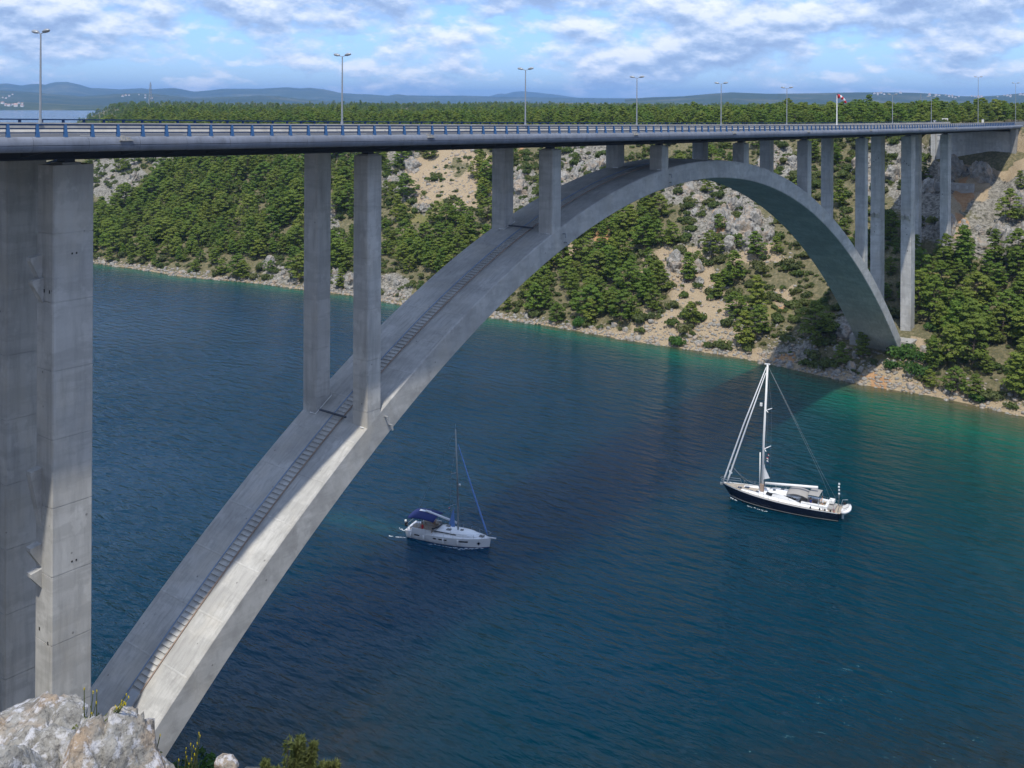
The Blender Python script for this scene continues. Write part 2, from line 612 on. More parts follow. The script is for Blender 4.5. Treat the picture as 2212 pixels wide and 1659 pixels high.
def hill_mat():
    m, nt, p = newmat('far_scrub_hill')
    pos = geo_pos(nt)
    f = noise(nt, 0.0022, 8, 0.62, pos)
    g = noise(nt, 0.012, 6, 0.65, pos)
    k = noise(nt, 0.0006, 4, 0.5, pos)
    col = ramp(nt, f, [(0.3, (0.035, 0.055, 0.03)), (0.52, (0.07, 0.085, 0.045)), (0.66, (0.16, 0.155, 0.10)), (0.8, (0.26, 0.24, 0.19))])
    col = mixc(nt, math_(nt, 'MULTIPLY', ramp(nt, g, [(0.4, 0.0), (0.6, 1.0)]), 0.6), col, (0.04, 0.06, 0.03))
    col = mixc(nt, math_(nt, 'MULTIPLY', ramp(nt, k, [(0.4, 1.0), (0.6, 0.0)]), 0.5), col, (0.03, 0.045, 0.03))  # broad darker patches in the colour stand in for cloud shadow
    nt.links.new(col, p.inputs['Base Color'])
    p.inputs['Roughness'].default_value = 1.0
    p.inputs['Specular IOR Level'].default_value = 0.0
    return m


M_HILL = hill_mat()


def water_mat():
    m, nt, p = newmat('channel_water')
    pos = geo_pos(nt)
    a = nt.nodes.new('ShaderNodeAttribute')
    a.attribute_name = 'offshore'
    wob = noise(nt, 0.05, 4, 0.6, pos)
    d = math_(nt, 'ADD', a.outputs['Fac'], math_(nt, 'MULTIPLY', math_(nt, 'SUBTRACT', wob, 0.5), 0.16))
    col = ramp(nt, d, [(0.0, (0.10, 0.085, 0.04)), (0.035, (0.032, 0.070, 0.035)), (0.10, (0.003, 0.085, 0.052)),
                       (0.28, (0.0005, 0.038, 0.040)), (0.55, (0.0001, 0.0260, 0.0430)), (1.0, (0.0001, 0.0230, 0.0480))])
    a2 = nt.nodes.new('ShaderNodeAttribute')
    a2.attribute_name = 'shallows'
    a3 = nt.nodes.new('ShaderNodeAttribute')
    a3.attribute_name = 'wake'
    col = mixc(nt, math_(nt, 'MULTIPLY', a3.outputs['Fac'], ramp(nt, noise(nt, 0.7, 4, 0.7, pos), [(0.3, 0.1), (0.6, 0.8)])), col, (0.006, 0.075, 0.078))
    sb = noise(nt, 0.5, 5, 0.65, pos)
    col = mixc(nt, math_(nt, 'MULTIPLY', ramp(nt, a2.outputs['Fac'], [(0.0, 0.0), (0.9, 1.0)]), ramp(nt, sb, [(0.35, 0.35), (0.6, 1.0)])), col, (0.020, 0.021, 0.018))
    nt.links.new(col, p.inputs['Base Color'])
    p.inputs['Roughness'].default_value = 0.13
    p.inputs['IOR'].default_value = 1.33
    p.subsurface_method = 'BURLEY'
    p.inputs['Subsurface Radius'].default_value = (0.2, 0.6, 1.0)
    nt.links.new(ramp(nt, a.outputs['Fac'], [(0.0, 0.02), (0.15, 0.06), (0.35, 0.3), (0.7, 1.0)]), p.inputs['Subsurface Weight'])
    p.inputs['Subsurface Scale'].default_value = 80.0
    p.inputs['Specular Tint'].default_value = (0.36, 0.80, 1.0, 1)
    p.inputs['Specular IOR Level'].default_value = 0.36
    mp = nt.nodes.new('ShaderNodeMapping')
    mp.inputs['Rotation'].default_value = (0, 0, math.radians(38))
    mp.inputs['Scale'].default_value = (1.0, 0.34, 1.0)
    nt.links.new(pos, mp.inputs[0])
    w1 = noise(nt, 0.62, 3, 0.5, mp.outputs[0])
    w2 = noise(nt, 1.6, 4, 0.65, mp.outputs[0])
    w3 = noise(nt, 0.09, 3, 0.5, pos)
    gust = ramp(nt, noise(nt, 0.018, 4, 0.6, pos), [(0.35, 0.45), (0.65, 1.0)])
    h = math_(nt, 'MULTIPLY', math_(nt, 'ADD', math_(nt, 'ADD', math_(nt, 'MULTIPLY', w1, 1.15), math_(nt, 'MULTIPLY', w2, 0.22)), math_(nt, 'MULTIPLY', w3, 0.8)), gust)
    b = nt.nodes.new('ShaderNodeBump')
    b.inputs['Strength'].default_value = 1.0
    b.inputs['Distance'].default_value = 1.3
    nt.links.new(h, b.inputs['Height'])
    nt.links.new(b.outputs[0], p.inputs['Normal'])
    return m


M_WATER = water_mat()

# ------------------------------------------------------------------ terrain heights
SH = np.array([(195, -400), (197, -60), (198.3, -23.6), (200.4, -12.1), (201.5, -3.1), (200.4, 6.8), (201.1, 16.7), (203.4, 31.4),
               (205, 41.9), (204.4, 56), (203, 73.6), (203.4, 100.2), (201.5, 122.9), (197.5, 157.8), (197.9, 179.9), (194.1, 201.2),
               (192.1, 221.3), (187.6, 236.7), (182.9, 252.6), (181, 283.2), (178.3, 303.4), (176, 350), (180, 420), (200, 500), (260, 620), (330, 700), (1500, 2800), (2200, 4000)])


def shore_x(Y):
    return np.interp(Y, SH[:, 1], SH[:, 0])


PROF = np.array([(-80, -16), (-30, -10), (-8, -3), (-2, -0.8), (0, 0.0), (3, 1.1), (8, 4.2), (20, 9.0), (30, 10.6), (42, 18), (53, 24.3), (75, 34), (100, 46),
                 (112, 53), (125, 56.5), (160, 57.3), (400, 56.5)])


def far_base(X, Y):
    s = X - shore_x(Y)
    z = np.interp(s, PROF[:, 0], PROF[:, 1])
    k = np.interp(Y, [-100, 30, 120, 250, 400], [1.0, 1.0, 0.95, 0.9, 0.86])
    z = np.where(z > 0, z * k, z)
    dip = sstep(X, 278, 300) * (1 - sstep(X, 311.2, 313.5)) * sstep(Y, -6, 3) * (1 - sstep(Y, 25, 34))
    z = z - 5.0 * dip
    pl = sstep(s, 130, 220)
    z = z + pl * 2.2 * fbm(X / 160.0, Y / 160.0, 1.7, 4)
    # the road runs on a levelled strip
    rd = sstep(X, 311.5, 315) * sstep(Y, -9, -2) * (1 - sstep(Y, 24, 32))
    zr = 63 - 0.0209 * np.minimum(X, 480) + 2e-5 * np.minimum(X, 480) ** 2 - 0.6
    z = z * (1 - rd) + zr * rd
    return z


ROCK_E = [(245, 385, 62, 55), (340, 333, 130, 16), (720, 480, 20, 60), (868, 375, 45, 60), (905, 440, 20, 30), (620, 590, 70, 22), (730, 612, 60, 30), (830, 622, 70, 32),
          (1120, 410, 25, 50), (1170, 430, 55, 55), (1260, 350, 70, 45), (1240, 400, 60, 40), (1490, 405, 50, 40), (1530, 450, 50, 55), (1595, 440, 40, 65),
          (1560, 505, 80, 40), (1640, 500, 45, 35), (1660, 400, 45, 50), (1890, 380, 40, 60), (1950, 330, 40, 35), (2000, 420, 70, 110), (2140, 400, 90, 70), (2140, 515, 110, 50),
          (2050, 480, 40, 60), (1690, 350, 50, 40), (1840, 690, 25, 40), (1730, 760, 90, 14), (1480, 600, 50, 40)]
SCREE_E = [(925, 385, 55, 60), (1000, 415, 60, 45), (960, 340, 70, 16), (1030, 350, 35, 25), (1440, 705, 75, 40), (1480, 560, 60, 40), (1560, 690, 90, 55), (1500, 620, 60, 45),
           (1640, 555, 60, 22), (1690, 640, 40, 20), (1930, 812, 80, 26), (1985, 760, 30, 30), (2110, 380, 22, 70), (2075, 450, 22, 70), (2180, 300, 40, 30), (1590, 772, 90, 12),
           (2172, 345, 45, 42), (2150, 310, 30, 30), (1230, 530, 25, 18), (1330, 590, 30, 18), (1400, 600, 25, 40)]
GRASS_E = [(925, 452, 70, 26), (1640, 668, 75, 20), (1925, 785, 50, 15), (2010, 600, 45, 40), (2040, 570, 30, 20), (1320, 545, 40, 8)]
ORANGE_E = [(2085, 430, 14, 55), (1690, 655, 18, 7), (1310, 505, 26, 22), (1565, 480, 30, 22), (640, 600, 16, 8), (1690, 780, 25, 9), (1890, 825, 40, 9), (1120, 330, 12, 18)]


def emask(px, py, lst):
    wx = 34 * fbm(px / 30.0, py / 22.0, 2.2, 4)
    wy = 30 * fbm(px / 26.0, py / 22.0, 8.8, 4)
    r = np.zeros_like(px)
    for cx, cy, rx, ry in lst:
        d = np.hypot((px + wx - cx) / rx, (py + wy - cy) / ry)
        r = np.maximum(r, 1 - sstep(d, 0.75, 1.2))
    return r


def far_masks(X, Y, Z):
    px, py, fw = project(X, Y, Z)
    rock = emask(px, py, ROCK_E)
    scree = emask(px, py, SCREE_E)
    s = X - shore_x(Y)
    edge = (1 - sstep(s, np.where(Y > 95, 0.4, 2.0), np.where(Y > 95, 2.0, 6.0))) * sstep(s, -6, -1)
    scree = np.maximum(scree, edge * 0.75)
    return dict(rock=rock, scree=scree, grass=emask(px, py, GRASS_E), orange=emask(px, py, ORANGE_E))


def far_h(X, Y):
    z = far_base(X, Y)
    px, py, fw = project(X, Y, z)
    rock = emask(px, py, ROCK_E)
    s = X - shore_x(Y)
    dry = sstep(s, 1.0, 8.0) * (1 - 0.6 * sstep(s, 120, 140))
    flat = (1 - sstep(X, 305, 312) * sstep(Y, -7, 0) * (1 - sstep(Y, 22, 28)))
    rg = ridged(X / 8.0 + 0.4 * Y / 8.0, Y / 8.0, 0.3, 4, 0.6) - 0.55
    z = z + dry * flat * (0.9 * fbm(X / 11.0, Y / 11.0, 4.4, 5) + rock * 6.0 * rg)
    z = z + 0.25 * sstep(s, -1, 2) * fbm(X / 2.2, Y / 2.2, 7.1, 2)
    return z


NPROF = np.array([(-60, 66), (-10, 64.6), (0, 64.0), (2.4, 63.2), (3.6, 61.6), (5, 58.6), (9, 52), (20, 40.5), (40, 27), (55, 15), (66, 8), (72, 4), (78, 0), (84, -4), (100, -12), (140, -16)])


def near_g(X, Y):
    g = (X - CAM[0]) * 0.64 + (Y - CAM[1]) * 0.77
    return g - 22 * sstep(Y, -8, 14)


def near_h(X, Y):
    g = near_g(X, Y)
    z = np.interp(g, NPROF[:, 0], NPROF[:, 1])
    z2 = np.interp(X, [-75, -62, -48, -20, 10], [63.3, 63.0, 50, 18, -20])
    z = np.maximum(z, z2 * sstep(Y, -30, -5) + z * (1 - sstep(Y, -30, -5)))
    am = np.clip((g - 4.0) / 12.0, 0.03, 1.0)
    return z + am * (1.0 * fbm(X / 7.0, Y / 7.0, 3.0, 5) + 1.2 * (ridged(X / 5.0, Y / 5.0, 1.0, 3) - 0.6)) * sstep(z, -3, 4)


# ------------------------------------------------------------------ setting: water, land, hills
def spaced(a, segs):
    out = [a]
    for end, step in segs:
        n = max(1, int(round((end - out[-1]) / step)))
        out += list(np.linspace(out[-1], end, n + 1)[1:])
    return np.array(out)


def water_attr(X, Y, Z):
    far = (shore_x(Y) - X) * np.interp(Y, [-40, 0, 30, 80, 160, 260], [0.34, 0.46, 0.8, 1.3, 1.8, 1.9])
    near = near_g(X, Y) - 78
    d = np.minimum(far, np.maximum(near * 2.2, 48))
    far_away = np.hypot(X, Y) > 700
    d = np.where(far_away, 100, d)
    wk = np.zeros_like(X)
    for (ax, ay), (bx, by) in (((77.8, 37.8), (71.5, 60.0)), ((123.6, -12.5), (126.5, -30.0))):
        L = math.hypot(bx - ax, by - ay)
        ux, uy = (bx - ax) / L, (by - ay) / L
        t = (X - ax) * ux + (Y - ay) * uy
        q = np.abs(-(X - ax) * uy + (Y - ay) * ux)
        wk = np.maximum(wk, sstep(t, -2, 3) * (1 - sstep(t, L * 0.4, L)) * np.exp(-(q / (1.6 + 0.1 * np.clip(t, 0, 40))) ** 2) * (0.6 if ay > 20 else 0.3))
    return dict(wake=wk, offshore=np.clip(d / 60.0, 0, 1.2), shallows=np.clip(1 - (near_g(X, Y) - 78) / 20.0, 0, 1) * (np.hypot(X, Y) < 400))


wx = spaced(-3000, [(-300, 300), (-20, 25), (62, 2.5), (140, 1.4), (230, 2.5), (600, 40), (3000, 400), (23000, 2000)])
wy = spaced(-6000, [(-2000, 1000), (-300, 300), (-110, 20), (-40, 2.5), (70, 1.4), (330, 2.5), (700, 30), (3000, 300), (23000, 2000)])
water = obj('water', grid_mesh('water', wx, wy, lambda X, Y: X * 0.0, M_WATER, water_attr, True))
water['kind'] = 'structure'

fx = spaced(166, [(330, 1.25), (430, 3.0)])
fy = spaced(-110, [(-40, 3.0), (330, 1.35), (520, 4.0)])
far_bank = obj('far_bank', grid_mesh('far_bank', fx, fy, far_h, M_GROUND, far_masks, False))
far_bank['kind'] = 'structure'


def plat_h(X, Y):
    z = far_base(X, Y)
    # slightly lower than the detailed bank where both exist
    inside = (X < 424) & (X > 170) & (Y > -104) & (Y < 514)
    z = z - np.where(inside, 2.0, 0.0)
    sd = (X - 200) * 0.866 - (Y - 430) * 0.5
    z = z + 4.5 * fbm(X / 300.0, Y / 300.0, 5.0, 3) * sstep(X, 430, 600)
    R = np.hypot(X + 32, Y + 68)
    left = sstep(np.arctan2(Y + 68, X + 32), 0.70, 0.80)
    return z - 80.0 * left * sstep(R, 2300, 2800)


gx = spaced(300, [(420, 20), (800, 22), (3600, 60)])
gy = spaced(-900, [(-100, 60), (800, 24), (4200, 60)])
plateau = obj('plateau', grid_mesh('plateau', gx, gy, plat_h, M_GROUND,
              lambda X, Y, Z: dict(rock=X * 0, scree=X * 0, grass=X * 0, orange=X * 0), True))
plateau['kind'] = 'structure'

nx_ = spaced(-95, [(-45, 2.5), (-36, 0.6), (-24, 0.3), (-10, 0.7), (60, 1.4)])
ny_ = spaced(-150, [(-85, 2.5), (-72, 0.6), (-58, 0.3), (-40, 0.8), (60, 1.5), (120, 4)])


def near_attr(X, Y, Z):
    g = near_g(X, Y)
    return dict(rock=0.75 + 0 * X, scree=0 * X + 0.3 * (g > 60), grass=X * 0, orange=X * 0)


near_bank = obj('near_bank', grid_mesh('near_bank', nx_, ny_, near_h, M_GROUND, near_attr, False))
near_bank['kind'] = 'structure'


def far_z(x, y):
    return float(far_h(np.array([x]), np.array([y]))[0])


def on_far(px, py, hmax=80.0):
    """ground point on the far bank seen at picture position px, py"""
    w = ray(px, py)
    t = np.linspace(180, 520, 1400)
    P = CAM[None, :] + w[None, :] * t[:, None]
    h = far_h(P[:, 0], P[:, 1])
    i = np.argmax(h > P[:, 2])
    return P[i] if h[i] > P[i, 2] else None


# far hills: each is a heightfield strip with its own crest line
def hill(name, crest, D, Wd, zbase=0.0, amp=0.05, seed=0.0, step=7):
    cx = np.array([c[0] for c in crest], float)
    cy = np.array([c[1] for c in crest], float)
    pxs = np.arange(cx[0], cx[-1] + 1, step)
    ts = np.concatenate([np.linspace(0, 1, 15), np.array([1.08, 1.25, 1.5])])
    co = []
    for t in ts:
        d = D + Wd * t
        for p in pxs:
            yc = float(np.interp(p, cx, cy))
            w = ray(p, yc)
            zc = CAM[2] + w[2] * (D + Wd)
            base = CAM + ray(p, YH) * d
            if t <= 1:
                e = t ** 0.75
                z = zbase + (zc - zbase) * e
                n = fbm(base[0] / (Wd * 0.28) + seed, base[1] / (Wd * 0.28), seed, 5)
                z += (zc - zbase) * amp * 4 * float(n) * math.sin(PI * min(1, t)) ** 0.8
            else:
                z = zbase + (zc - zbase) * max(0.0, 1 - ((t - 1) / 0.5) ** 1.2)
            co.append((base[0], base[1], max(z, zbase - 1)))
    n, mrow = len(pxs), len(ts)
    i = np.arange(n * mrow).reshape(mrow, n)
    q = np.stack([i[:-1, :-1], i[:-1, 1:], i[1:, 1:], i[1:, :-1]], -1).reshape(-1, 4)
    o = obj(name, raw_mesh(name, np.array(co), q, M_HILL, None, True))
    o['kind'] = 'structure'
    return np.array(co).reshape(mrow, n, 3), pxs


CREST1 = [(-400, 180), (-200, 186), (-90, 183), (0, 181), (15, 180), (46, 185), (66, 181.5), (87, 181), (97, 183), (120, 177), (145, 177), (173, 183), (194, 190), (224, 191), (260, 193), (306, 190.5), (324, 193),
          (375, 190), (397, 193.5), (418, 198), (454, 195), (484, 191.7), (564, 191.7), (590, 190), (620, 188.5), (650, 191), (668, 189.5), (700, 193), (737, 201), (770, 203), (800, 204), (840, 207), (857, 203), (880, 206), (950, 207), (1000, 206.5), (1080, 209), (1240, 211), (1300, 212), (1500, 213)]
CREST2 = [(1020, 213), (1054, 209), (1066, 205), (1080, 201.5), (1092, 203), (1110, 198), (1130, 197), (1160, 200), (1200, 204), (1240, 210), (1270, 213)]
CREST3 = [(1350, 214), (1400, 210.5), (1475, 208), (1530, 203), (1580, 199.5), (1620, 201), (1660, 202.5), (1720, 202), (1780, 201), (1850, 199.5), (1900, 199.5), (1960, 200), (1990, 201), (2040, 204), (2070, 207.5), (2115, 208.5), (2160, 206), (2200, 202), (2212, 201), (2300, 200), (2500, 206)]
CREST4 = [(-400, 200), (-200, 198), (0, 195), (60, 198), (110, 203), (180, 208), (250, 203), (300, 201), (340, 203), (420, 212), (500, 209), (560, 206), (600, 207), (650, 214), (720, 219), (820, 222), (1000, 224), (1400, 225), (1800, 226), (2500, 226)]
CREST5 = [(-400, 222), (0, 219), (60, 221), (160, 226), (280, 229), (420, 230), (560, 226), (640, 224), (700, 227), (900, 229), (1200, 228), (1600, 226), (2000, 222), (2500, 220)]
hill('hill', CREST2, 17000, 2500, 0.0, 0.02, 3.0)
hill('hill', CREST1, 11000, 2600, 0.0, 0.03, 1.0)
H3, P3 = hill('hill', CREST3, 5600, 2200, 0.0, 0.03, 5.0)
H4, P4 = hill('hill', CREST4, 6600, 2000, 0.0, 0.05, 7.0)
H5, P5 = hill('hill', CREST5, 5000, 900, -1.0, 0.05, 9.0)

# ------------------------------------------------------------------ haze: the air between here and the far hills
hz = MB().box(-3200, 23300, -6300, 23300, -20, 330).build('haze', [])
hm = bpy.data.materials.new('haze')
hm.use_nodes = True
hm.node_tree.nodes.clear()
ho = hm.node_tree.nodes.new('ShaderNodeOutputMaterial')
hv = hm.node_tree.nodes.new('ShaderNodeVolumePrincipled')
hv.inputs['Color'].default_value = (0.30, 0.56, 1.0, 1)
hv.inputs['Density'].default_value = 6.0e-5
hv.inputs['Anisotropy'].default_value = 0.0
hm.node_tree.links.new(hv.outputs[0], ho.inputs['Volume'])
hz.data.materials.append(hm)
hz['kind'] = 'stuff'

# ------------------------------------------------------------------ the bridge
def zd(X):
    return 63 - 0.0209 * X + 2e-5 * X * X


def arch_z(X):
    d = X - 111.86
    return 63 - 6.964 - 0.0043269 * d * d - 2.0427e-8 * d ** 4


def arch_s(X):
    d = X - 111.86
    return -2 * 0.0043269 * d - 4 * 2.0427e-8 * d ** 3


X_L, X_R = -58.0, 316.0
PIER_X = [6.14, 38.74, 70.68, 98.53, 126.63, 154.92, 187.7, 221.24, 254.51]
YF, YB = 6.04, 15.94
bridge = thing('arch_bridge', 'long grey concrete arch bridge carrying a road on pairs of tall columns over the channel', 'bridge', (0, 0, 0))


def sweep(section, X0, X1, step, mat, name, parent, smooth=False):
    n = max(1, int(math.ceil((X1 - X0) / step)))
    rings = []
    for i in range(n + 1):
        X = X0 + (X1 - X0) * i / n
        rings.append([(X, y, zd(X) + z) for y, z in section])
    mb = MB()
    mb.loft(rings)
    return mb.build(name, mat, parent, smooth)


# deck slab, girders
sweep([(0.42, -0.16), (21.58, -0.16), (21.58, -0.45), (15.6, -0.62), (6.4, -0.62), (0.42, -0.45)], X_L, X_R, 6, M_CONC, 'deck_slab', bridge)
for yc in (7.1, 14.9):
    sweep([(yc - 0.5, -1.95), (yc + 0.5, -1.95), (yc + 0.5, -1.89), (yc + 0.03, -1.89), (yc + 0.03, -0.66), (yc + 0.4, -0.66), (yc + 0.4, -0.625), (yc - 0.4, -0.625), (yc - 0.4, -0.66), (yc - 0.03, -0.66), (yc - 0.03, -1.89), (yc - 0.5, -1.89)],
          X_L, X_R - 4, 6, M_STEEL, 'girder', bridge)
mb = MB()
mb.add([(-0.06, 0.55, -0.5), (-0.06, 6.55, -0.66), (-0.06, 6.55, -1.7), (-0.06, 0.55, -0.85), (0.06, 0.55, -0.5), (0.06, 6.55, -0.66), (0.06, 6.55, -1.7), (0.06, 0.55, -0.85)],
       [(0, 1, 2, 3), (7, 6, 5, 4), (0, 4, 5, 1), (1, 5, 6, 2), (2, 6, 7, 3), (3, 7, 4, 0)])
mb.box(-0.2, 0.2, 0.55, 6.55, -0.9, -0.86)
me_br = mb.mesh('cantilever_bracket', M_STEEL)
mb = MB()
mb.box(-0.05, 0.05, 7.65, 14.35, -1.55, -0.66).box(-0.2, 0.2, 7.65, 14.35, -1.6, -1.55)
me_cg = mb.mesh('cross_girder', M_STEEL)
X = X_L + 2
while X < X_R - 5:
    obj('cantilever_bracket', me_br, bridge, (X, 0, zd(X)))
    obj('cantilever_bracket', me_br, bridge, (X, 22, zd(X)), (0, 0, PI))
    obj('cross_girder', me_cg, bridge, (X, 0, zd(X)))
    X += 4.0

# rounded edge beam in 4 m panels
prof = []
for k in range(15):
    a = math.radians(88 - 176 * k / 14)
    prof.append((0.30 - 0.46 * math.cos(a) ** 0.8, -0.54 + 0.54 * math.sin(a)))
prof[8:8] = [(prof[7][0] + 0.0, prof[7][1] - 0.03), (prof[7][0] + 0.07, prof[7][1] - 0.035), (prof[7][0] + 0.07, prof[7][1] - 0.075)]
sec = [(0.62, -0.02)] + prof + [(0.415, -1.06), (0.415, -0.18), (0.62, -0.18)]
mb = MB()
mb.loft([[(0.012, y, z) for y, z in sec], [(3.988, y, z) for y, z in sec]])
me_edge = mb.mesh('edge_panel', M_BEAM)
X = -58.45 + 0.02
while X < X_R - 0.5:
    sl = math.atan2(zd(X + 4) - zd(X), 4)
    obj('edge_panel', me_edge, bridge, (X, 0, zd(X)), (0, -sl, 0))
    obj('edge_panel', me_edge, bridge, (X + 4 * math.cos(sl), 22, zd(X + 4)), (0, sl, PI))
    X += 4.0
# white drain spouts on the near edge beam
mb = MB()
mb.box(-0.5, 0.5, -0.32, 0.25, -0.32, -0.24).box(-0.35, -0.1, -0.22, 0.2, -0.24, 0.06).box(0.1, 0.3, -0.25, 0.2, -0.24, -0.05)
me_sp = mb.mesh('drain_spout', M_PALE)
for px in (270, 928, 1372, 1585, 1745, 1880, 1985, 2065):
    w = ray(px, 300)
    X = CAM[0] + w[0] * (-CAM[1] / w[1])
    obj('drain_spout', me_sp, bridge, (X, 0, zd(X)))

# roadway, kerb, median barrier, far parapet
sweep([(0.64, -0.10), (10.5, -0.02), (10.5, -0.15), (0.64, -0.15)], X_L, X_R, 6, M_ASPH, 'near_carriageway', bridge)
sweep([(11.5, -0.02), (21.36, -0.10), (21.36, -0.15), (11.5, -0.15)], X_L, X_R, 6, M_ASPH, 'far_carriageway', bridge)
for y0, z in ((1.5, -0.089), (9.6, -0.024), (12.2, -0.022), (20.5, -0.09)):
    sweep([(y0, z), (y0 + 0.2, z), (y0 + 0.2, z - 0.02), (y0, z - 0.02)], X_L, X_R, 6, M_LINE, 'edge_line', bridge)
mb = MB()
mb.box(0, 3, 0, 0.16, 0.0, 0.006)
me_dash = mb.mesh('lane_dash', M_LINE)
X = X_L + 3
while X < X_R - 4:
    sl = math.atan2(zd(X + 3) - zd(X), 3)
    for y0 in (5.5, 16.4):
        obj('lane_dash', me_dash, bridge, (X, y0, zd(X) - 0.058), (0, -sl, 0))
    X += 9
sweep([(10.62, -0.02), (10.68, 0.12), (10.86, 0.28), (10.9, 0.62), (11.1, 0.62), (11.14, 0.28), (11.32, 0.12), (11.38, -0.02)], X_L, X_R, 6, M_PALE, 'median_barrier', bridge)
sweep([(21.3, -0.10), (21.38, 0.66), (21.6, 0.66), (21.6, -0.10)], X_L, X_R, 6, M_PALE, 'far_parapet', bridge)

# near railing: bridge > railing > posts and rails
railing = obj('railing', None, bridge)
mb = MB()
mb.add([(-0.12, 0.10, 0), (0.12, 0.10, 0), (0.12, 0.36, 0), (-0.12, 0.36, 0), (-0.08, 0.22, 0.9), (0.08, 0.22, 0.9), (0.08, 0.36, 0.9), (-0.08, 0.36, 0.9)],
       [(0, 1, 2, 3), (4, 7, 6, 5), (0, 4, 5, 1), (1, 5, 6, 2), (2, 6, 7, 3), (3, 7, 4, 0)])
me_post = mb.mesh('post', M_BLUE)
X = -52.0
while X < 308:
    obj('post', me_post, railing, (X, 0, zd(X) - 0.02))
    X += 2.0
for z, h in ((0.90, 0.12), (0.61, 0.09), (0.32, 0.09)):
    sweep([(0.24, z), (0.36, z), (0.36, z - h), (0.24, z - h)], -53, 308, 6, M_DKBLUE, 'rail', railing)
railing2 = obj('railing', None, bridge)
mb = MB()
mb.box(-0.11, 0.11, 21.42, 21.56, 0.655, 0.90)
me_post2 = mb.mesh('post', M_DKBLUE)
X = -51.0
while X < 306:
    obj('post', me_post2, railing2, (X, 0, zd(X)))
    X += 2.0
sweep([(21.4, 1.0), (21.58, 1.0), (21.58, 0.89), (21.4, 0.89)], -53, 307, 6, M_DKBLUE, 'rail', railing2)

# arch rib
mb = MB()
rings = []
Xs = [9.5 + (216.2 - 9.5) * i / 120 for i in range(121)]
for X in Xs:
    s = arch_s(X)
    n = Vector((-s, 0, 1)).normalized()
    T = 2.86
    z = arch_z(X)
    c = 0.12
    pts = []
    for (yy, dn) in ((YF + c, 0), (YF, c), (YF, T - c), (YF + c, T), (YB - c, T), (YB, T - c), (YB, c), (YB - c, 0)):
        pts.append((X - n.x * dn, yy, z - n.z * dn))
    rings.append(pts)
mb.loft(rings)
arch = mb.build('arch_rib', M_ARCH, bridge)
# pour joints across the back of the arch: shallow raised laps, seen as cross lines
mb = MB()
X = 18.0
while X < 212:
    s = arch_s(X)
    t = Vector((1, 0, s)).normalized()
    n = Vector((-s, 0, 1)).normalized()
    p = Vector((X, 0, arch_z(X)))
    vs = []
    for dy in (YF + 0.13, YB - 0.13):
        for dt, dn in ((-0.09, 0.0), (-0.05, 0.018), (0.05, 0.018), (0.09, 0.0)):
            q = p + t * dt + n * dn
            vs.append((q.x, dy, q.z))
    mb.add(vs, [(0, 1, 5, 4), (1, 2, 6, 5), (2, 3, 7, 6), (0, 3, 2, 1), (4, 5, 6, 7)])
    X += 4.9 / math.sqrt(1 + s * s)
mb.build('pour_joint', M_CONC, arch)
# foundation blocks
mb = MB()
mb.box(213.2, 221.5, 3.6, 18.2, 3.0, 8.3)
mb.build('foundation_block', M_PALE, bridge)
mb = MB()
mb.box(4.0, 13.2, 3.6, 18.2, -5.0, 9.6)
mb.build('foundation_block', M_CONC, bridge)


def arch_pt(X, y, up=0.0):
    s = arch_s(X)
    n = Vector((-s, 0, 1)).normalized()
    return Vector((X, y, arch_z(X))) + n * up


